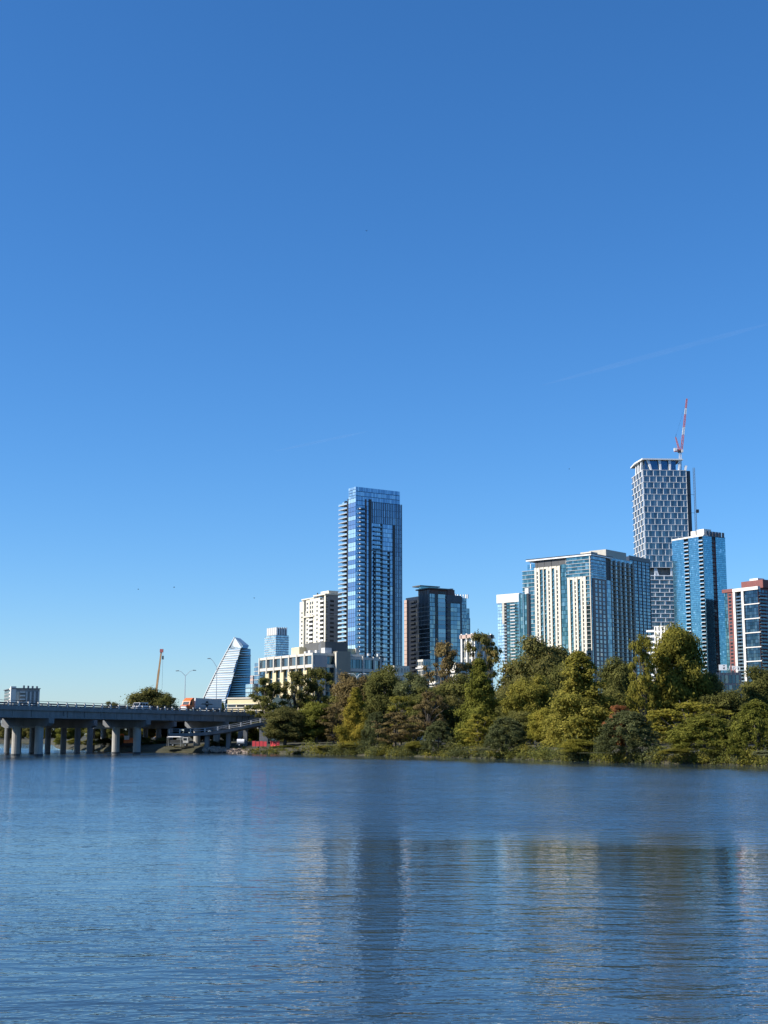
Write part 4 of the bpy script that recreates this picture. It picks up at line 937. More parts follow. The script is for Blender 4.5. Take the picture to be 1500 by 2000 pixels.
T = simple_tower('short_glass_block', 'low blue glass block between sail tower and hotel', 493, 1335, 1000, 33, 480, 505, 'pale_glass', 3.2, 6, 5, core='mid_metal', gz=.7, matR='blue_glass')
T = simple_tower('salmon_block', 'small salmon coloured block beyond the sail tower', 494, 1319, 1300, 33, 488.5, 500, 'pale_glass', 4, 3, 2, core='pink_panel', gz=2.2, gu=1.2)
T = simple_tower('stepped_glass_tower', 'grey blue stepped glass tower half hidden behind the dark tower', 896, 1167, 1350, 32.6, 880, 911, 'quincy_glass', 3.4, 6, 8, core='mid_metal', gz=.5)
zz1, zz2 = T.z('R', T.re, 1188), T.z('R', T.re + 8, 1207); r2, r3 = T.u('R', 918, 1188), T.u('R', 920.5, 1207)
T.part(MB().box(T.re, r2, 1, 20, -1, zz1), 'step', 'grey_wall'); T.part(MB().panes('R', T.re, r2, 0, zz1, 4, 24, .15, .6, -1.1, -.8), 'step_glazing', 'quincy_glass', 'stuff')
T.part(MB().box(r2, r3, 2, 20, -1, zz2), 'low_step', 'navy_panel')
MBr = MB()
for i in range(9): a0 = i / 8 * math.pi; MBr.box(T.re * .5 + 8 * math.cos(a0) - .6, T.re * .5 + 8 * math.cos(a0) + .6, 2 + 5 * math.sin(a0), 3 + 5 * math.sin(a0), T.z1, T.z1 + 4)
T.part(MBr, 'roof_screen', 'white_frame')

T = simple_tower('pilastered_block', 'grey block with pale pilasters rising behind tall thin trees', 925, 1239, 640, 32.6, 902.5, 960, 'dark_glass', 3.6, 5, 9, core='tan_wall', gz=1.0, gu=.8)
for side, L_ in (('L', T.le), ('R', T.re)):
    pm = MB().fbox(side, -.5, .5, -1, T.z1 + .6, .1, .9); T.rep(side, pm, 'pilaster', 'white_wall', [(x, 0) for x in fr(.5, L_ - .5, 5)])
T.part(MB().box(-.9, T.re + .9, -.9, T.le + .9, T.z1 - 1.6, T.z1 + .1), 'parapet', 'pink_panel')
for nm, lb, xc, yc, D, xl, xr in (('cream_annex', 'low cream flat roofed annex just right of the hotel wing', 770, 1299, 500, 752, 800), ('cream_box_building', 'small cream box building under the dark tower', 826, 1287, 560, 815, 842), ('cream_terrace_building', 'cream terraced building glimpsed through the tall thin trees', 890, 1292, 470, 868, 922), ('pale_low_building', 'pale low building showing through trees below the dark tower', 850, 1313, 440, 838, 880)):
    T = simple_tower(nm, lb, xc, yc, D, 32, xl, xr, 'dark_glass', 3.6, 4, 5, core='cream', gz=2.0, gu=1.4, slabmat='white_wall', slabw=.5)
T = simple_tower('white_window_block', 'white block with narrow dark windows in front of the white grid tower', 1303, 1221.5, 820, 49, 1277, 1317, 'black_window', 3.3, 4, 4, core='white_wall', gz=1.1, gu=1.7)
bl = MB().fbox('L', 0, 5.5, 0, .3, -6, -.2).fbox('L', 0, 5.5, .3, 1.1, -.4, -.3); T.rep('L', bl, 'balcony', 'white_frame', [(T.le, T.z1 - 3.3 * (i + 1)) for i in range(T.n)])
T = simple_tower('concrete_apartment_block', 'distant white and grey apartment block above the left end of the bridge', 25, 1344, 1200, 22, 9, 78, 'black_window', 3.1, 0, 0, core='grey_wall')
T.part(MB().box(-1.5, 3, 0, 4.5, -1, T.z1 + 1.6), 'stair_tower', 'white_wall'); T.part(MB().fbox('R', 3.2, 5.8, -1, T.z1 - 3, -.2, .6), 'beige_wall', 'cream')  # beige strip of wall beside the stair tower
bl = MB().fbox('L', 0, 7, 0, .4, -.2, 1.6).fbox('L', 0, 7, .4, 1.3, 1.4, 1.6); T.rep('L', bl, 'balcony', 'white_wall', [(5, T.z1 - 1.2 - 3.1 * i) for i in range(10)])
bl = MB().fbox('R', 0, 4.5, 0, .4, -.2, 1.6).fbox('R', 0, 4.5, .4, 1.2, 1.4, 1.6); T.rep('R', bl, 'balcony', 'white_wall', [(6.2, T.z1 - 4 - 3.1 * i) for i in range(9)])
T.part(MB().panes('L', 4.6, T.le, 0, T.z1 - .8, 3, 14, .6, 1, -.1, .06), 'windows', 'black_window', 'stuff'); T.part(MB().panes('R', 11, T.re - .4, 0, T.z1 - 2, 14, 14, .9, .9, -.1, .06), 'windows', 'black_window', 'stuff')
pm = MB().fbox('R', -.7, .7, -1, T.z1 - 2.8, .0, .7); T.rep('R', pm, 'pilaster', 'slab', [(x, 0) for x in fr(12, T.re - .8, 3.8)])
T.part(MB().box(-1, T.re + .6, -.8, T.le, T.z1 - .4, T.z1 + .2), 'roof_slab', 'mid_metal')
for x in fr(9, T.re - 3, 4): T.part(MB().box(x, x + 1.4, 1, 4, T.z1 + .2, T.z1 + 1.3 + (x % 1.3)), 'roof_unit', 'mid_metal')

def yellow_block():
    T = Bld('yellow_low_block', 'low pale yellow block with dark ribbon windows behind the bridge end', 532, 1362, 490, 62)
    z1 = T.top; le = T.u('L', 444.5, 1368)
    T.part(MB().box(0, 16, 0, le, -1, z1), 'wall', 'yellow_wall')
    zt, zb_ = T.z('L', le, 1376.3), T.z('L', le, 1381.2)
    k = 5; w_ = le / k
    wm = MB().fbox('L', .25, w_ - .25, zb_, zt, -.2, .06); T.rep('L', wm, 'window', 'black_window', [(i * w_, 0) for i in range(k)])
    T.part(MB().fbox('L', .1, le + .2, zt + .0, zt + .25, .0, .25), 'sill', 'cream'); T.part(MB().fbox('L', .1, le + .2, zb_ - .3, zb_, .0, .3), 'sill', 'cream')
    T.part(MB().fbox('L', .1, le + .2, z1 - .35, z1 + .12, .0, .3), 'parapet', 'cream')
yellow_block()

def rooftop_sign():
    b = at(1425, 1312, 800); o = empty('rooftop_sign', b, math.radians(-8), 'white rooftop sign box with white numerals standing right of it', 'sign')
    K = 800 / 2700.
    X = lambda x: (x - 1425) * K
    Zz = lambda y: (1312 - y) * K
    MB().box(X(1405), X(1420.2), 0, 1, Zz(1309), Zz(1298)).build('sign_box', 'white_paint', o)
    MB().box(X(1412.8), X(1416.2), -.06, .02, Zz(1300.8), Zz(1299.3)).build('mark', 'bird_black', o)
    q = [(1412, 1304.5), (1413.2, 1306), (1414.6, 1306.8), (1416, 1303.6), (1414.5, 1304.6)]
    MB().hexa([(X(1412), -.06, Zz(1304.6)), (X(1416.2), -.06, Zz(1303.4)), (X(1416.2), .02, Zz(1303.4)), (X(1412), .02, Zz(1304.6)), (X(1414.2), -.06, Zz(1307)), (X(1415), -.06, Zz(1307)), (X(1415), .02, Zz(1307)), (X(1414.2), .02, Zz(1307))][:0] or
              [(X(1414), -.06, Zz(1307)), (X(1415), -.06, Zz(1307)), (X(1415), .02, Zz(1307)), (X(1414), .02, Zz(1307)), (X(1412), -.06, Zz(1304.2)), (X(1416.3), -.06, Zz(1303)), (X(1416.3), .02, Zz(1303)), (X(1412), .02, Zz(1304.2))]).build('mark', 'bird_black', o)
    for ch, x, y in (('/', 1423, 1308.6), ('1', 1427.6, 1308.8), ('9', 1430.6, 1309.2), ('7', 1435, 1309.6), ('0', 1439.4, 1310.2)):
        cu = bpy.data.curves.new('numeral', 'FONT'); cu.body = ch; cu.size = 3.6; cu.extrude = .18; cu.offset = .07
        t = bpy.data.objects.new('numeral', cu); C.objects.link(t)
        me = bpy.data.meshes.new_from_object(t.evaluated_get(bpy.context.evaluated_depsgraph_get())); bpy.data.objects.remove(t)
        me.materials.clear(); me.materials.append(MATS['white_paint']); l = link('numeral', me, o, None, (X(x), 0, Zz(y))); l.rotation_euler = (math.pi / 2, 0, 0)
    fr_ = MB()
    for x in (1406, 1413, 1420, 1428, 1436, 1444): fr_.tube((X(x), .6, -b.z + 3 if x in (1406,) else Zz(1318)), (X(x), .6, Zz(1309.5)), .12, None, 4)
    fr_.box(X(1405), X(1446), .5, .7, Zz(1311.4), Zz(1310.9)); fr_.build('frame', 'mid_metal', o)
    bb = Bld('sign_building', 'low dark building carrying the rooftop sign behind the trees', 1447, 1313, 806, 75)
    bb.part(MB().box(0, 18, 0, bb.u('L', 1398, 1313), -1, bb.top), 'wall', 'navy_panel'); bb.part(MB().panes('L', 1, bb.u('L', 1398, 1313) - 1, 2, bb.top - 1, 6, 6, .5, 1.2, -.1, .08), 'windows', 'dark_glass', 'stuff')
rooftop_sign()

# ------------------------------------------------------------------ traffic and street furniture on the bridge
def wheels(o, spots, r=.5):
    wm = MB(); wm.tube((0, -.16, 0), (0, .16, 0), r, r, 12); tm = wm.mesh('wheel', 'black_rubber'); hm = MB().tube((0, -.18, 0), (0, .18, 0), r * .5, None, 8).mesh('rim', 'galvanised')
    for x, y in spots:
        k = link('wheel', tm, o, None, (x, y, r)); link('rim', hm, k)
def place(name, label, cat, px, lane, front=True):
    """a spot on a bridge deck whose middle shows at photo column px"""
    l = lane; m = ray(px, 1380)[0]
    # B0 + bu*s + bv*l  ->  x/y = m
    s = (m * (B0.y + bv.y * l) - (B0.x + bv.x * l)) / (bu.x - m * bu.y)
    return empty(name, b_at(s, l, 11.17 if front else 11.32), BD, label, cat)
def semi_truck():
    o = place('semi_truck', 'orange semi truck with grey box trailer marked by a dark emblem', 'truck', 400, 4.5)
    # local +x runs away along the bridge; the truck drives towards the viewer, cab at -x
    MB().box(-7.2, 7.4, -1.3, 1.3, 1.15, 4.1).build('trailer', 'trailer_grey', o)
    MB().box(-7.26, -7.2, -1.25, 1.25, 1.2, 4.05).build('trailer_front', 'white_paint', o)
    MB().box(-7, 7.2, -.5, .5, .8, 1.15).build('chassis', 'dark_metal', o)
    e = MB(); e.hexa([(-4.6, -1.33, 2.35), (2.6, -1.33, 2.35), (2.6, -1.305, 2.35), (-4.6, -1.305, 2.35), (-3.6, -1.33, 2.6), (1.6, -1.33, 2.6), (1.6, -1.305, 2.6), (-3.6, -1.305, 2.6)])
    e.tube((-1, -1.305, 2.55), (-1, -1.345, 2.55), .85, .85, 16); e.build('emblem', 'bird_black', o)
    MB().box(-1.5, -.5, -1.37, -1.346, 2.5, 2.75).build('emblem_bar', 'trailer_grey', o)
    cab = MB()
    prof = [(-10.4, 1.0), (-10.5, 2.2), (-10.0, 3.2), (-9.2, 3.8), (-8.4, 4.1), (-7.9, 4.1), (-7.9, 1.0)]
    n = len(prof)
    cab.v += [(x, -1.22, z) for x, z in prof] + [(x, 1.22, z) for x, z in prof]; cab.f += [tuple(range(n)), tuple(reversed(range(n, 2 * n)))] + [(i, i + n, (i + 1) % n + n, (i + 1) % n) for i in range(n)]; cab.m += [0] * (n + 2)
    c = cab.build('cab', 'orange', o)
    MB().box(-11.6, -10.45, -1.0, 1.0, .9, 2.0).build('bonnet', 'orange', o); MB().box(-11.72, -11.6, -.8, .8, .6, 1.8).build('grille', 'white_paint', o)
    MB().hexa([(-10.56, -1.0, 2.15), (-10.45, -1.0, 2.15), (-10.45, 1.0, 2.15), (-10.56, 1.0, 2.15), (-10.14, -.95, 3.05), (-10.0, -.95, 3.05), (-10.0, .95, 3.05), (-10.14, .95, 3.05)]).build('windscreen', 'black_window', o)
    MB().box(-9.9, -9.0, -1.25, -1.23, 2.1, 3.0).build('side_window', 'black_window', o)
    wheels(o, [(x, y) for x in (-11, -8.3, -7.1, 5, 6.2) for y in (-1.1, 1.1)])
def box_pickup():
    o = place('white_van', 'white van driving over the bridge in front of the round tree', 'van', 273, 4.5)
    p = [(-2.6, .5), (-2.7, 1.1), (-2.0, 1.25), (-1.3, 2.2), (2.5, 2.3), (2.6, .5)]; n = len(p); b = MB()
    b.v += [(x, -.95, z) for x, z in p] + [(x, .95, z) for x, z in p]; b.f += [tuple(range(n)), tuple(reversed(range(n, 2 * n)))] + [(i, i + n, (i + 1) % n + n, (i + 1) % n) for i in range(n)]; b.m += [0] * (n + 2)
    b.build('body', 'white_paint', o)
    for x0, x1 in ((-1.3, -.2), (0, 1.1), (1.3, 2.3)): MB().box(x0, x1, -.97, -.945, 1.45, 2.05).build('window', 'black_window', o)
    MB().hexa([(-2.0, -.85, 1.3), (-1.95, -.85, 1.25), (-1.95, .85, 1.25), (-2.0, .85, 1.3), (-1.4, -.85, 2.15), (-1.3, -.85, 2.1), (-1.3, .85, 2.1), (-1.4, .85, 2.15)]).build('windscreen', 'black_window', o)
    wheels(o, [(x, y) for x in (-1.7, 1.7) for y in (-.85, .85)], .36)
def car(label, px, lane, mat):
    o = place('car', label, 'car', px, lane)
    p = [(-2.2, .4), (-2.25, .85), (-1.3, 1.0), (-.7, 1.5), (.9, 1.5), (1.6, 1.05), (2.2, .95), (2.2, .4)]; n = len(p); b = MB()
    b.v += [(x, -.88, z) for x, z in p] + [(x, .88, z) for x, z in p]; b.f += [tuple(range(n)), tuple(reversed(range(n, 2 * n)))] + [(i, i + n, (i + 1) % n + n, (i + 1) % n) for i in range(n)]; b.m += [0] * (n + 2)
    b.build('body', mat, o); MB().box(-.65, .1, -.9, -.875, 1.02, 1.4).build('window', 'black_window', o); MB().box(.2, .85, -.9, -.875, 1.02, 1.4).build('window', 'black_window', o)
    wheels(o, [(x, y) for x in (-1.35, 1.35) for y in (-.8, .8)], .33)
semi_truck(); box_pickup()
car('dark car on the bridge just behind the white van', 296, 8.6, 'navy_panel'); car('black car on the bridge ahead of the white van', 240, 8.6, 'dark_metal')

def lamp(label, px, lane, ytop, arms):
    o = place('street_lamp', label, 'street lamp', px, lane); D = o.location.y; K = D / 2700
    h = (at(px, ytop, D).z - o.location.z)
    MB().tube((0, 0, 0), (0, 0, h), .16, .09, 8).build('pole', 'galvanised', o)
    R_ = Vector((math.cos(-BD), math.sin(-BD), 0))            # picture-right in the bridge's own frame
    for dx, dy in arms:
        p0 = Vector((0, 0, h)); p2 = R_ * (dx * K) + Vector((0, 0, h + dy * K)); p1 = p0.lerp(p2, .6) + Vector((0, 0, .15 * abs(dx) * K))
        MB().path([p0, p1, p2], [.08, .06, .05], 6).build('arm', 'galvanised', o)
        q = p2; s = 1 if dx > 0 else -1
        MB().tube(q, q + R_ * (s * .9) + Vector((0, 0, -.05)), .14, .1, 6).build('lamp_head', 'mid_metal', o)
lamp('tall double armed street lamp on the bridge above the orange cab', 360.5, 12.6, 1320, ((-13, 10), (15, 11)))
lamp('tall single armed street lamp on the bridge before the sail tower', 422, 12.6, 1303, ((-13, 17),))
def park_lamp():
    o = empty('street_lamp', (at(697, 1350, 430).x, 430, 2.9), 0, 'pale lamp post with two curved arms in front of the hotel wing', 'street lamp')
    h = at(703, 1322, 430).z - 2.9; MB().tube((0, 0, 0), (0, 0, h), .15, .09, 8).build('pole', 'white_frame', o)
    for s in (-1, 1): MB().path([(0, 0, h), (s * .9, 0, h + .9), (s * 2.2, 0, h + 1)], [.07, .06, .05], 6).build('arm', 'white_frame', o); MB().tube((s * 2.2, 0, h + 1), (s * 2.9, 0, h + .92), .12, .08, 6).build('lamp_head', 'white_frame', o)
park_lamp()

def mobile_crane():
    D = 620; b = at(297, 1430, D); b.z = 3.2
    o = empty('mobile_crane', b, 0, 'tan telescopic crane boom rising behind the round tree beyond the bridge', 'crane')
    MB().box(-6, 6, -1.4, 1.4, .9, 2.2).build('chassis', 'crane_yellow', o); MB().box(-6.6, -4.6, -1.3, 1.3, 1.0, 3.2).build('cab', 'crane_yellow', o); MB().box(-3, 3, -1.3, 1.3, 2.2, 3.6).build('turntable', 'crane_yellow', o)
    wheels(o, [(x, y) for x in (-4.6, -2.8, 1.2, 3, 4.8) for y in (-1.2, 1.2)], .7)
    p = Vector((-.5, 0, 3)); q = at(315.5, 1269, D) - b
    for i, (a, c, w0) in enumerate(((0, .5, .75), (.48, .76, .6), (.74, .985, .47))): MB().tube(p.lerp(q, a), p.lerp(q, c), w0, w0, 4).build('boom_section', 'crane_yellow', o)
    hd = MB(); hd.box(q.x - .7, q.x + .8, -.5, .5, q.z - 1.2, q.z + .3); hd.build('boom_head', 'crane_red', o)
    hk = q + Vector((.7, 0, 0)); MB().tube(hk, (hk.x, 0, at(0, 1345, D).z - b.z), .05, None, 4).build('hoist_line', 'dark_metal', o)
    MB().box(hk.x - .35, hk.x + .35, -.3, .3, at(0, 1288, D).z - b.z, at(0, 1281, D).z - b.z).build('hook_block', 'dark_metal', o)
mobile_crane()

# ------------------------------------------------------------------ works on the bank under the bridge
def ground_at(px, py, z): p = on_water(px, py, z); return p
def excavator():
    b = at(253, 1462, 420); b.z = 1.6
    o = empty('excavator', b, 0, 'orange excavator parked on the bank under the bridge', 'excavator')
    for y in (-1.1, 1.1): MB().prism([(-1.9, y - .35), (1.9, y - .35), (1.9, y + .35), (-1.9, y + .35)], .0, .9).build('track', 'black_rubber', o)
    MB().box(-1.6, 1.8, -1.3, 1.3, .95, 1.9).build('body', 'orange', o); MB().box(.2, 1.7, -1.25, 1.25, 1.9, 2.5).build('engine_cover', 'orange', o); MB().box(-1.5, -.2, -1.2, 0, 1.9, 3.1).build('cab', 'white_paint', o)
    MB().path([(-1.2, .5, 1.8), (-2.2, .5, 3.6), (-4.0, .5, 3.0)], [.25, .22, .18], 6).build('boom', 'orange', o); MB().path([(-4.0, .5, 3.0), (-4.4, .5, 1.0)], [.18, .14], 6).build('arm', 'orange', o); MB().prism([(-4.9, 0), (-4, 0), (-4, 1), (-4.9, 1)], .3, 1.0).build('bucket', 'dark_metal', o)
excavator()
def work_barge():
    b = at(350, 1455, 402); b.z = 1.6
    o = empty('work_truck', b, 0, 'pale flatbed work truck under the bridge beside lit columns', 'truck')
    MB().box(-2.6, 2.6, -1.1, 1.1, .8, 1.1).build('bed', 'mid_metal', o); MB().box(-2.6, 1.0, -1.1, 1.1, 1.1, 1.9).build('side_boards', 'dark_concrete', o); MB().box(1.1, 2.7, -1.05, 1.05, 1.1, 2.7).build('cab', 'white_paint', o); MB().box(2.71, 2.74, -.9, .9, 1.8, 2.5).build('windscreen', 'black_window', o); MB().box(1.3, 2.3, -1.08, -1.055, 1.8, 2.45).build('side_window', 'black_window', o)
    wheels(o, [(x, y) for x in (-1.7, 1.9) for y in (-1, 1)], .45)
work_barge()
def tent():
    b = at(341, 1452, 398); b.z = 1.6
    o = empty('canopy_tent', b, 0, 'small white canopy tent on thin legs under the bridge', 'tent')
    for x in (-1.9, 1.9):
        for y in (-1.5, 1.5): MB().tube((x, y, 0), (x, y, 2.7), .05, None, 5).build('leg', 'galvanised', o)
    MB().prism([(-2.1, -1.7), (2.1, -1.7), (2.1, 1.7), (-2.1, 1.7)], 2.7, 3.6, [(-.1, -.1), (.1, -.1), (.1, .1), (-.1, .1)]).build('canopy', 'white_paint', o)
tent()
def tank():
    b = at(470, 1456, 384); b.z = 1.9
    o = empty('tank_trailer', b, 0, 'small white tank trailer by the red fence under the ramp', 'trailer')
    MB().tube((-1.0, 0, 1.15), (1.0, 0, 1.15), .75, .75, 14).build('tank', 'white_paint', o); MB().box(-1.3, 1.9, -.5, .5, .4, .6).build('chassis', 'dark_metal', o); MB().tube((0, 0, 1.85), (0, 0, 2.05), .25, None, 8).build('hatch', 'mid_metal', o)
    wheels(o, [(-.3, -.7), (-.3, .7)], .38)
tank()
def fence(label, x0, y0, x1, y1, D0, D1, n):
    p, q = at(x0, y0, D0), at(x1, y1, D1); p.z = q.z = 1.75
    o = empty('barrier_fence', p, 0, label, 'fence', 'red site fences'); d = q - p
    pm = MB().tube((0, 0, -.4), (0, 0, 1.75), .05, None, 5).mesh('post', 'dark_metal')
    for i in range(n + 1): link('post', pm, o, None, d * (i / n))
    for i in range(n):
        a, b = d * (i / n), d * ((i + 1) / n); s = Vector((0, .04, 0)); z = Vector((0, 0, 1.55 - .12 * (i % 2))); g = Vector((0, 0, .15))
        MB().hexa([a + g, b + g, b + s + g, a + s + g, a + z, b + z, b + s + z, a + s + z]).build('mesh_panel', 'red_plastic', o)
fence('red plastic site fence beside the ramp at the water bank', 492, 1452, 521, 1453, 372, 371, 4)
fence('red site fence half hidden behind the low trees', 528, 1453, 546, 1454, 372, 370, 3)

# ------------------------------------------------------------------ trees
RNG = np.random.default_rng(11)
def leaves_mesh(name, cen, size, up=.35, droop=0, out=None):
    n = len(cen); nr = RNG.normal(size=(n, 3)); nr[:, 2] += up * 2
    if out is not None: nr += out * 1.5
    nr /= np.linalg.norm(nr, axis=1)[:, None]
    t = RNG.normal(size=(n, 3)); t[:, 2] -= droop; t -= nr * (t * nr).sum(1)[:, None]; t /= np.linalg.norm(t, axis=1)[:, None] + 1e-9
    b = np.cross(nr, t); s = size * RNG.uniform(.6, 1.35, n)[:, None]; asp = (1.9 if droop else 1.25)
    v = np.empty((n, 4, 3)); v[:, 0] = cen - t * s * asp; v[:, 1] = cen + b * s * .62; v[:, 2] = cen + t * s * asp; v[:, 3] = cen - b * s * .62
    me = bpy.data.meshes.new(name); me.vertices.add(4 * n); me.vertices.foreach_set('co', v.reshape(-1))
    me.loops.add(4 * n); me.loops.foreach_set('vertex_index', np.arange(4 * n)); me.polygons.add(n)
    me.polygons.foreach_set('loop_start', np.arange(n) * 4); me.polygons.foreach_set('loop_total', np.full(n, 4)); me.update(calc_edges=True); me.validate()
    return me
def blob(c, r, n, flat=.8, hollow=.45):
    d = RNG.normal(size=(n, 3)); d /= np.linalg.norm(d, axis=1)[:, None]; rr = (hollow + (1 - hollow) * RNG.random(n) ** .6)[:, None]
    rr *= 1 + .22 * RNG.normal(size=(n, 1)).clip(-1.5, 1.5); rr *= np.where(RNG.random((n, 1)) < .16, RNG.uniform(1.05, 1.7, (n, 1)), 1)
    return np.array(c) + d * rr * np.array([r, r, r * flat])
H0, R0 = 18.0, 8.0
PROTO = {}
def proto(kind, seed):
    """a crown and a trunk with limbs, 18 m tall and 16 m across before scaling"""
    key = (kind, seed)
    if key in PROTO: return PROTO[key]
    global RNG; RNG = np.random.default_rng(seed * 31 + len(kind)); rd = random.Random(seed * 7 + len(kind))
    lobes = []; pts = []; size = .215; up = .35; droop = 0
    if kind == 'oak':
        for i in range(64):
            a = rd.uniform(0, 6.283); ze = rd.uniform(-.8, 1.0); rr = math.sqrt(max(0, 1 - ze * ze * .92)) * rd.uniform(.45, 1.0); k = rd.uniform(.8, 1.02)
            lobes.append((R0 * .82 * rr * math.cos(a) * k, R0 * .82 * rr * math.sin(a) * k, H0 * (.53 + .42 * ze * k), rd.uniform(1.3, 2.5)))
        for x, y, z, r in lobes: pts.append(blob((x, y, z), r, int(165 * r * r), .62))
    elif kind == 'cypress':
        for i in range(150):
            t = (i + .5) / 150; rad = R0 * .92 * (1 - t) ** .62 * (.9 + .1 * math.sin(t * 25 + seed)) + .2; rad *= rd.uniform(.72, 1.18); a = i * 2.4 + rd.uniform(-.5, .5); q = rad * rd.uniform(.2, .97)
            r = max(1.0, (1 - t) * 2.2 + .5) * rd.uniform(.75, 1.15)
            lobes.append((q * math.cos(a), q * math.sin(a), H0 * (.06 + .92 * t) - q * .12, r))
        for x, y, z, r in lobes: pts.append(blob((x, y, z), r, int(95 * r * r) + 50, .5))
        size = .19; up = .6
    elif kind == 'airy':
        for i in range(92):
            a = rd.uniform(0, 6.283); ze = rd.uniform(-.9, 1.0); rr = math.sqrt(max(0, 1 - ze * ze * .9)) * rd.uniform(.2, 1.0)
            lobes.append((R0 * .85 * rr * math.cos(a), R0 * .85 * rr * math.sin(a), H0 * (.56 + .42 * ze), rd.uniform(.7, 1.5)))
        for x, y, z, r in lobes: pts.append(blob((x, y, z), r, int(135 * r * r), .55, .1))
        size = .2
    elif kind == 'shrub':
        for i in range(48):
            a = rd.uniform(0, 6.283); ze = rd.uniform(0, 1.0) ** .8; rr = math.sqrt(max(0, 1 - ze ** 2.2)) * rd.uniform(.5, 1.0)
            lobes.append((R0 * .85 * rr * math.cos(a), R0 * .85 * rr * math.sin(a), H0 * (.08 + .84 * ze), rd.uniform(1.3, 2.6)))
        for x, y, z, r in lobes: pts.append(blob((x, y, z), r, int(160 * r * r), .95))
    elif kind == 'willow':
        for i in range(230):
            a = rd.uniform(0, 6.283); ze = rd.uniform(.0, 1.0) ** .95; rr = math.sqrt(max(0, 1 - ze ** 2.0)) * rd.uniform(.55, 1.0); x, y, z = R0 * .9 * rr * math.cos(a), R0 * .9 * rr * math.sin(a), H0 * (.04 + .94 * ze)
            L = rd.uniform(1.5, 3.6); k = int(75 + 40 * rd.random()); t = RNG.random(k)
            sw = np.stack([x * (1 + .10 * t) + RNG.normal(size=k) * .38, y * (1 + .10 * t) + RNG.normal(size=k) * .38, np.maximum(.3, z - L * t + 1.2 * np.sin(t * 2) + RNG.normal(size=k) * .3)], 1); pts.append(sw)
            if i % 12 == 0: lobes.append((x * .8, y * .8, z * .85, 1))
        size = .19; up = .0; droop = 1.6
    cen = np.concatenate(pts)
    ext = np.percentile(np.hypot(cen[:, 0], cen[:, 1]), 97.0); topz = np.percentile(cen[:, 2], 99.7)
    
    axis = cen - np.array([0, 0, H0 * .45]); axis /= np.linalg.norm(axis, axis=1)[:, None] + 1e-6
    if lobes and kind != 'willow':
        lc = np.repeat(np.array([l[:3] for l in lobes]), [len(q) for q in pts], axis=0); o1 = cen - lc; o1 /= np.linalg.norm(o1, axis=1)[:, None] + 1e-6; axis = axis * .5 + o1 * .9
    me = leaves_mesh('crown', cen, size, up, droop, axis)
    tr = MB(); lean = rd.uniform(-.8, .8)
    if kind == 'cypress': tr.path([(0, 0, -.8), (0, 0, 1.2), (.1, 0, H0 * .5), (0, 0, H0 * .95)], [.75, .5, .32, .06], 8); step, zlo = 3, 0
    elif kind in ('shrub', 'willow'): tr.path([(0, 0, -.8), (.2, .1, H0 * .3), (.3, 0, H0 * .55)], [.4, .3, .15], 7); step, zlo = 4, .15
    else: tr.path([(0, 0, -.8), (.15, .1, 1.0), (lean * .5, .1, H0 * .28), (lean, 0, H0 * .5), (lean * .7, .2, H0 * .75)], [.7, .5, .42, .3, .12], 8); step, zlo = 3, .25
    for x, y, z, r in lobes[::step]:
        h = z * rd.uniform(.35, .7) if kind != 'cypress' else z
        h = max(h, H0 * zlo * .8); f = min(1, h / (H0 * .5)); p0 = Vector((lean * f if kind in ('oak', 'airy') else 0, 0, h)); p2 = Vector((x, y, z)); p1 = p0.lerp(p2, .5) + Vector((rd.uniform(-.5, .5), rd.uniform(-.5, .5), rd.uniform(-.2, .9)))
        w0 = .17 if kind != 'cypress' else .1
        tr.path([p0, p1, p2, p2 + (p2 - p1) * .25], [w0, w0 * .62, w0 * .3, .03], 5)
    tm = tr.mesh('trunk', 'bark')
    PROTO[key] = (me, tm, ext, topz); return PROTO[key]
SEEN = {}
def tree(label, kind, seed, x, ytop, hw, D, mat, zb=1.7, cat='tree', name=None, lean=0, group=None, bark=None, rot=None):
    c, t, ext, topz = proto(kind, seed)
    p = at(x, ytop, D); hgt = p.z - zb; wd = 2 * hw * D / 2700
    name = name or {'cypress': 'cypress_tree', 'shrub': 'shrub', 'willow': 'willow', 'airy': 'thin_crowned_tree', 'oak': 'broad_tree'}[kind]
    o = empty(name, (p.x, D, zb), rot if rot is not None else (x * 1.7 + D) % 6.283, label, cat, group)
    o.scale = (wd / (2 * ext), wd / (2 * ext), hgt / topz); o.rotation_euler.y = lean
    for nm, me, mm in (('crown', c, mat), ('trunk', t, bark or 'bark')):
        k = link(nm, me, o)
        if not me.materials: me.materials.append(None)
        k.material_slots[0].link = 'OBJECT'; k.material_slots[0].material = MATS[mm]
    return o
G1 = 'trees along the north bank'
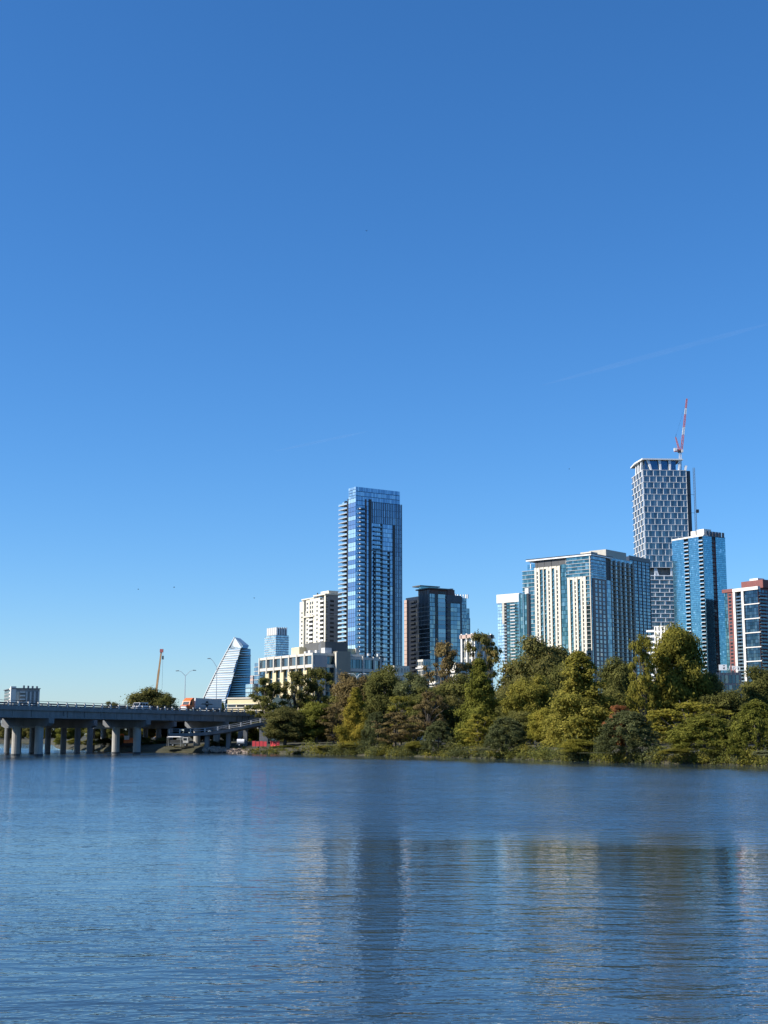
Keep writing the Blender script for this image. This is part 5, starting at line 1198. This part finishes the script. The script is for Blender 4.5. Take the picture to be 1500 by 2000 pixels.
TR = [  # label, kind, seed, photo x, top y, half width, depth, leaves
 ('dark thin crowned tree at the bridge end with forked trunk', 'airy', 1, 520, 1325, 42, 402, 'leaf_dark'),
 ('large dark oak standing before the yellow hotel piers', 'airy', 2, 578, 1312, 44, 408, 'leaf_oaky'),
 ('dark oak in front of the hotel corner', 'airy', 7, 622, 1306, 44, 412, 'leaf_dark'),
 ('round low oak over the red site fence', 'oak', 1, 558, 1383, 46, 374, 'leaf_oaky'),
 ('small round green tree right of the red fences', 'oak', 3, 618, 1373, 44, 376, 'leaf_green'),
 ('brown leaved small tree below the hotel stair block', 'airy', 3, 652, 1380, 30, 372, 'leaf_brown'),
 ('golden cypress, the leftmost of the yellow ones', 'cypress', 1, 695, 1345, 38, 352, 'leaf_golden'),
 ('tan leaved oak below the hotel stair block', 'oak', 4, 690, 1318, 46, 395, 'leaf_brown'),
 ('dark green round tree under the foot of the tallest tower', 'oak', 1, 752, 1303, 44, 388, 'leaf_dark'),
 ('blue green drooping willow at the water right of the golden cypress', 'willow', 1, 737, 1392, 32, 336, 'leaf_bluegreen'),
 ('olive yellow tree with upright branches before the dark round tree', 'airy', 4, 782, 1360, 36, 346, 'leaf_olive'),
 ('grey green oak between dark round tree and tall thin tree', 'oak', 2, 808, 1316, 40, 380, 'leaf_bluegreen'),
 ('tall thin brownish tree in front of the dark glass tower', 'airy', 5, 866, 1256, 50, 425, 'leaf_brown'),
 ('tall thin olive tree in front of the pilastered block', 'airy', 6, 945, 1238, 42, 430, 'leaf_oaky'),
 ('dark pointed cypress in the middle of the tree line', 'cypress', 2, 936, 1289, 54, 322, 'leaf_green'),
 ('bright yellow small tree at the foot of the dark cypress', 'airy', 1, 935, 1396, 38, 312, 'leaf_gold'),
 ('dark weeping willow at the water below the dark cypress', 'willow', 2, 987, 1402, 46, 288, 'leaf_bluegreen'),
 ('small grey willow at the water left of the yellow tree', 'willow', 3, 857, 1408, 34, 312, 'leaf_bluegreen'),
 ('brown tree between grey willow and tall thin tree', 'airy', 2, 838, 1352, 38, 338, 'leaf_brown'),
 ('broad oak crown below the white capped tower', 'oak', 3, 1050, 1250, 72, 372, 'leaf_oaky'),
 ('olive tree between the two big cypresses', 'oak', 4, 1036, 1322, 52, 318, 'leaf_olive'),
 ('largest golden green cypress with wide skirt right of centre', 'cypress', 3, 1130, 1276, 76, 288, 'leaf_olive'),
 ('yellow leaved bushy tree left of the largest cypress', 'oak', 2, 1062, 1384, 36, 298, 'leaf_gold'),
 ('dark tree between the largest cypress and the tall autumn tree', 'oak', 1, 1205, 1288, 44, 338, 'leaf_dark'),
 ('tallest autumn tree with ragged yellow green crown at right', 'oak', 5, 1320, 1225, 55, 286, 'leaf_olive'),
 ('slim yellow side tree left of the tallest autumn tree', 'airy', 3, 1256, 1242, 36, 279, 'leaf_olive'),
 ('olive round tree joined below the tallest autumn tree', 'oak', 4, 1280, 1322, 58, 288, 'leaf_olive'),
 ('dark broad tree filling the right skirts of the tallest autumn tree', 'oak', 2, 1376, 1316, 52, 292, 'leaf_oaky'),
 ('dark drooping willow at the water below the rust coloured twigs', 'willow', 1, 1224, 1390, 62, 246, 'leaf_bluegreen'),
 ('rust red small tree peeping over the dark willow', 'airy', 4, 1208, 1378, 27, 250, 'leaf_rust'),
 ('low yellow spreading tree under the tallest autumn tree', 'airy', 2, 1345, 1372, 80, 266, 'leaf_gold'),
 ('big green weeping willow at the water near the photo edge', 'willow', 2, 1375, 1398, 82, 236, 'leaf_green'),
 ('dark oak at the photo edge below the red and white tower', 'oak', 3, 1486, 1306, 56, 296, 'leaf_dark'),
 ('green willow reaching the water at the photo edge', 'willow', 3, 1476, 1368, 56, 224, 'leaf_green'),
 ('low golden bush at the water below the largest cypress', 'shrub', 1, 1128, 1444, 42, 258, 'leaf_gold'),
 ('pale grey bush at the waterline under the dark willow', 'shrub', 2, 1165, 1470, 34, 243, 'leaf_pale'),
 ('yellow green bush at the water by the big green willow', 'shrub', 1, 1320, 1462, 30, 232, 'leaf_olive'),
 ('pale bush hanging over the water at the photo corner', 'shrub', 3, 1490, 1466, 22, 214, 'leaf_pale'),
 ('grey bush at the waterline left of the weeping willow', 'shrub', 3, 948, 1462, 24, 286, 'leaf_pale'),
 ('olive bush at the water below the small grey willow', 'shrub', 2, 815, 1448, 26, 318, 'leaf_olive'),
 ('yellowish bush at the foot of the golden cypress', 'shrub', 1, 690, 1452, 30, 340, 'leaf_olive'),
 ('green bush at the water right of the red fence', 'shrub', 3, 556, 1456, 28, 352, 'leaf_green'),
 ('pale bush on the shadowed bank below brown tree', 'shrub', 2, 640, 1456, 26, 346, 'leaf_olive'),
 ('brown leaved tree hidden between golden cypress and grey willow', 'airy', 5, 770, 1392, 44, 330, 'leaf_brown'),
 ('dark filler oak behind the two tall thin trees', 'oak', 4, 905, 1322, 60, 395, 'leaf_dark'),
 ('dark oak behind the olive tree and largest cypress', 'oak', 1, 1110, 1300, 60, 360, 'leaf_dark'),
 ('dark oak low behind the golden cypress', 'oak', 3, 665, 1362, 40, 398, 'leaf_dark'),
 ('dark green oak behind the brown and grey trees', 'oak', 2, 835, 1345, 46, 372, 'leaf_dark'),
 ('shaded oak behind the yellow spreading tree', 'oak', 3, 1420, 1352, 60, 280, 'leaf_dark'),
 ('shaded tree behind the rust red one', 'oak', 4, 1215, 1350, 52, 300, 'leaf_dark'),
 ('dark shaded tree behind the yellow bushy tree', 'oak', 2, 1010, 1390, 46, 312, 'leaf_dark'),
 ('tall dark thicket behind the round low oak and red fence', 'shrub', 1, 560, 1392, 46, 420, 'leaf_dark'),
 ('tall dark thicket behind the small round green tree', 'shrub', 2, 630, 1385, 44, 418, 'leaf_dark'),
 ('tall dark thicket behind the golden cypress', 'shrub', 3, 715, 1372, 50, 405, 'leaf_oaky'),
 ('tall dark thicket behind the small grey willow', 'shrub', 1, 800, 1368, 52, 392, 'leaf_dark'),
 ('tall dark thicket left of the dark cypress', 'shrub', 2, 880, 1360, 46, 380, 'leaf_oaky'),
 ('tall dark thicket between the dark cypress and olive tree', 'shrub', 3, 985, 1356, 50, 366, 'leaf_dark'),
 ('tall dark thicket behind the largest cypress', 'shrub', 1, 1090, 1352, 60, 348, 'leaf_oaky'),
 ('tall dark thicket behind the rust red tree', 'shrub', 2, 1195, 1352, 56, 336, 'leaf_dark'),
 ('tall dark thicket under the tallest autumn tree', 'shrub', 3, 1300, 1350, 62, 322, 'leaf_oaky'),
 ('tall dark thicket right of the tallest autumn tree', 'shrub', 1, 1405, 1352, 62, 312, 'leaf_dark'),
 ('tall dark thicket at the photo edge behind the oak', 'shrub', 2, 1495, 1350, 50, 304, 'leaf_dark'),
 ('round dark tree rising beyond the bridge under the crane boom', 'oak', 1, 293, 1346, 52, 520, 'leaf_oaky'),
 ('smaller dark tree beside the round one beyond the bridge', 'oak', 3, 325, 1358, 22, 515, 'leaf_dark'),
 ('low distant tree above the bridge rail left of the round tree', 'oak', 2, 218, 1372, 24, 560, 'leaf_oaky'),
 ('small tree above the trailer at the foot of the sail tower', 'oak', 4, 432, 1370, 9, 640, 'leaf_green'),
 ('green tree seen under the bridge between dark columns', 'oak', 2, 128, 1405, 18, 474, 'leaf_green'),
 ('golden tree seen under the bridge between dark columns', 'oak', 4, 152, 1400, 18, 480, 'leaf_gold'),
 ('dark tree under the bridge beside the golden one', 'oak', 1, 195, 1398, 30, 470, 'leaf_dark'),
 ('second dark tree under the bridge left of the excavator', 'oak', 3, 232, 1404, 24, 466, 'leaf_dark'),
 ('olive tree under the bridge right of the excavator', 'oak', 2, 285, 1408, 22, 470, 'leaf_olive'),
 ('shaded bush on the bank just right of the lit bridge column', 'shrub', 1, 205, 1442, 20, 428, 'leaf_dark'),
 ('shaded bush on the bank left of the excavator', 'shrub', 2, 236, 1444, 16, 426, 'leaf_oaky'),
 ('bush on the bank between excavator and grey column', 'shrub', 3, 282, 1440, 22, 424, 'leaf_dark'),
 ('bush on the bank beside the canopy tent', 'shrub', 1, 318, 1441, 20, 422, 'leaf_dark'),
 ('sunlit weedy bush at the water under the bridge', 'shrub', 2, 334, 1459, 14, 396, 'leaf_olive'),
 ('dark bush on the bank under the ramp', 'shrub', 3, 425, 1444, 26, 402, 'leaf_dark'),
 ('dark tree under the bridge behind the canopy tent', 'oak', 1, 330, 1402, 28, 476, 'leaf_dark'),
 ('dark tree behind the ramp columns', 'oak', 2, 400, 1404, 34, 470, 'leaf_dark'),
 ('dark tree behind the tank trailer', 'oak', 3, 455, 1400, 30, 466, 'leaf_dark'),
 ('bush at the far water edge left of the green tree under the bridge', 'shrub', 1, 114, 1440, 10, 468, 'leaf_green'),
 ('bush at the far water edge below the golden tree', 'shrub', 2, 146, 1443, 16, 452, 'leaf_olive'),
 ('bush at the far water edge below the dark trees under the bridge', 'shrub', 3, 176, 1443, 16, 438, 'leaf_dark'),
 ('green tree seen through the arch of the ramp', 'oak', 4, 488, 1418, 20, 432, 'leaf_green'),
]
for L_ in TR: tree(*L_, group=G1 if L_[3] > 470 else 'trees beyond the bridge')
orders = ['first', 'second', 'third', 'fourth', 'fifth', 'sixth', 'seventh', 'eighth', 'ninth', 'tenth']
for i in range(10):
    x = -60 + i * 18
    tree('far shore tree under the bridge, %s from the left' % orders[i], 'oak', 1 + i % 4, x, 1415 + (i * 37 % 11) - 5, 15, 925 + (i * 53 % 40), ('leaf_dark', 'leaf_oaky', 'leaf_olive')[i % 3], cat='tree', group='far shore trees', zb=.8)

# bank vegetation too small to count
def bank_growth():
    global RNG; RNG = np.random.default_rng(5)
    pts, sz = [], []
    S = [on_water(x, y) for x, y in ((1620, 1501), (1500, 1496), (1380, 1493), (1250, 1490.5), (1120, 1487), (1000, 1482.5), (900, 1480), (800, 1477.5), (700, 1475.5), (600, 1474), (520, 1472), (440, 1470.5))]
    for p, q in zip(S[:-1], S[1:]):
        d = q - p; L = d.length
        for c in range(int(L * 3.4)):
            t = RNG.random(); o = abs(RNG.normal()) * 2.8 - .35; r = RNG.uniform(.3, 1.0) * ((2.6 if RNG.random() < .28 else 1.1) if p.x > -16 else .55)
            cen = p + d * t; cen.y += o + math.sin(cen.x * .9) * .4; z = .05 + min(1.4, max(0, o) * .27)
            k = int(75 * r * r + 16); pts.append(blob((cen.x, cen.y, z + r * .4), r, k, .8, .1))
    me = leaves_mesh('bank_growth', np.concatenate(pts), .15, .3); me.materials.append(MATS['grass']); me.materials.append(MATS['leaf_olive']); me.materials.append(MATS['leaf_bluegreen']); me.materials.append(MATS['leaf_dark']); me.polygons.foreach_set('material_index', np.repeat(RNG.choice(4, len(pts), p=(.14, .24, .34, .28)), [len(q) for q in pts]).astype(np.int32)); link('bank_growth', me, None, 'stuff')['label'] = 'low weeds and grass along the water edge'
    rk = MB(); rd = random.Random(8)
    for i in range(260):
        x = rd.uniform(395, 560); p = on_water(x, 1471.3 - (x - 440) * -.006); p.y += rd.uniform(.2, 7); s = rd.uniform(.15, .5)
        z = .2 + (p.y - on_water(x, 1471.3).y) * .16
        rk.hexa([(p.x + sx * s * rd.uniform(.6, 1.2), p.y + sy * s * rd.uniform(.6, 1.2), z + sz_ * s * rd.uniform(.4, .8)) for sz_ in (-1, 1) for sx, sy in ((-1, -1), (1, -1), (1, 1), (-1, 1))])
    rk.build('bank_stones', 'rock', None, 'stuff')['label'] = 'brown stones on the bare bank by the bridge'
bank_growth()

# ------------------------------------------------------------------ birds and vapour trails
def bird(label, x, y, D, tilt, span=1.1):
    b = at(x, y, D); o = empty('bird', b, tilt, label, 'bird', 'birds in the sky')
    bd = MB(); prof = [(-.28, .02), (-.16, .07), (.0, .1), (.16, .08), (.24, .05), (.32, .01)]
    for (x0, r0), (x1, r1) in zip(prof[:-1], prof[1:]): bd.tube((x0, 0, 0), (x1, 0, 0), r0, r1, 6, False)
    for s in (-1, 1):
        bd.tri((.12, 0, .03), (-.14, 0, .03), (-.05, s * span * .28, .16)); bd.tri((.12, 0, .03), (-.05, s * span * .28, .16), (.1, s * span * .28, .17)); bd.tri((.1, s * span * .28, .17), (-.05, s * span * .28, .16), (-.12, s * span * .5, .06))
    bd.tri((-.26, 0, .01), (-.46, .08, .02), (-.46, -.08, .02)); bd.build('body', 'bird_black', o)
bird('black bird alone high in the upper middle sky', 716, 451, 420, 1.2)
bird('black bird in the sky above the beige tower', 1111.5, 916, 480, .8)
bird('black bird above the bridge, right one of the pair', 340, 1147, 420, .4, .9)
bird('black bird above the bridge, left one of the pair', 270, 1151, 450, 1.0, .9)
bird('black bird over the sail tower', 496.5, 1168, 480, .6, .8)
bird('black bird near the left edge of the white grid tower', 1233, 978, 520, .9, 1.0)
def trails():
    m, n, b = newmat('vapour'); n.nodes.remove(b)
    tp = node(n, 'ShaderNodeBsdfTransparent'); df = node(n, 'ShaderNodeBsdfTranslucent'); df.inputs[0].default_value = (.9, .9, .9, 1); mx = node(n, 'ShaderNodeMixShader')
    g = node(n, 'ShaderNodeNewGeometry'); f = noise(n, g.outputs['Position'], .0011, 3).outputs[0]
    lw = node(n, 'ShaderNodeLayerWeight'); lw.inputs[0].default_value = .5
    soft = mathn(n, 'POWER', mathn(n, 'SUBTRACT', 1, lw.outputs['Facing']), 1.6)
    n.links.new(mathn(n, 'MULTIPLY', mathn(n, 'MULTIPLY', f, .045), soft), mx.inputs[0]); n.links.new(tp.outputs[0], mx.inputs[1]); n.links.new(df.outputs[0], mx.inputs[2]); n.links.new(mx.outputs[0], n.nodes['Material Output'].inputs[0])
    for lb, p, q, r in (('faint vapour trail rising to the upper right of the sky', (1060, 752, 32000), (1540, 622, 36000), 75), ('short faint vapour trail above the cream tower', (538, 881, 30000), (720, 842, 30500), 32)):
        a, c = at(*p), at(*q); mb = MB(); pts = [a.lerp(c, i / 12) for i in range(13)]; mb.path(pts, [r * min(1, .15 + i * .25, .15 + (12 - i) * .25) for i in range(13)], 14)
        o = smooth(mb.build('vapour_trail', 'vapour', None, 'stuff')); o['label'] = lb
trails()
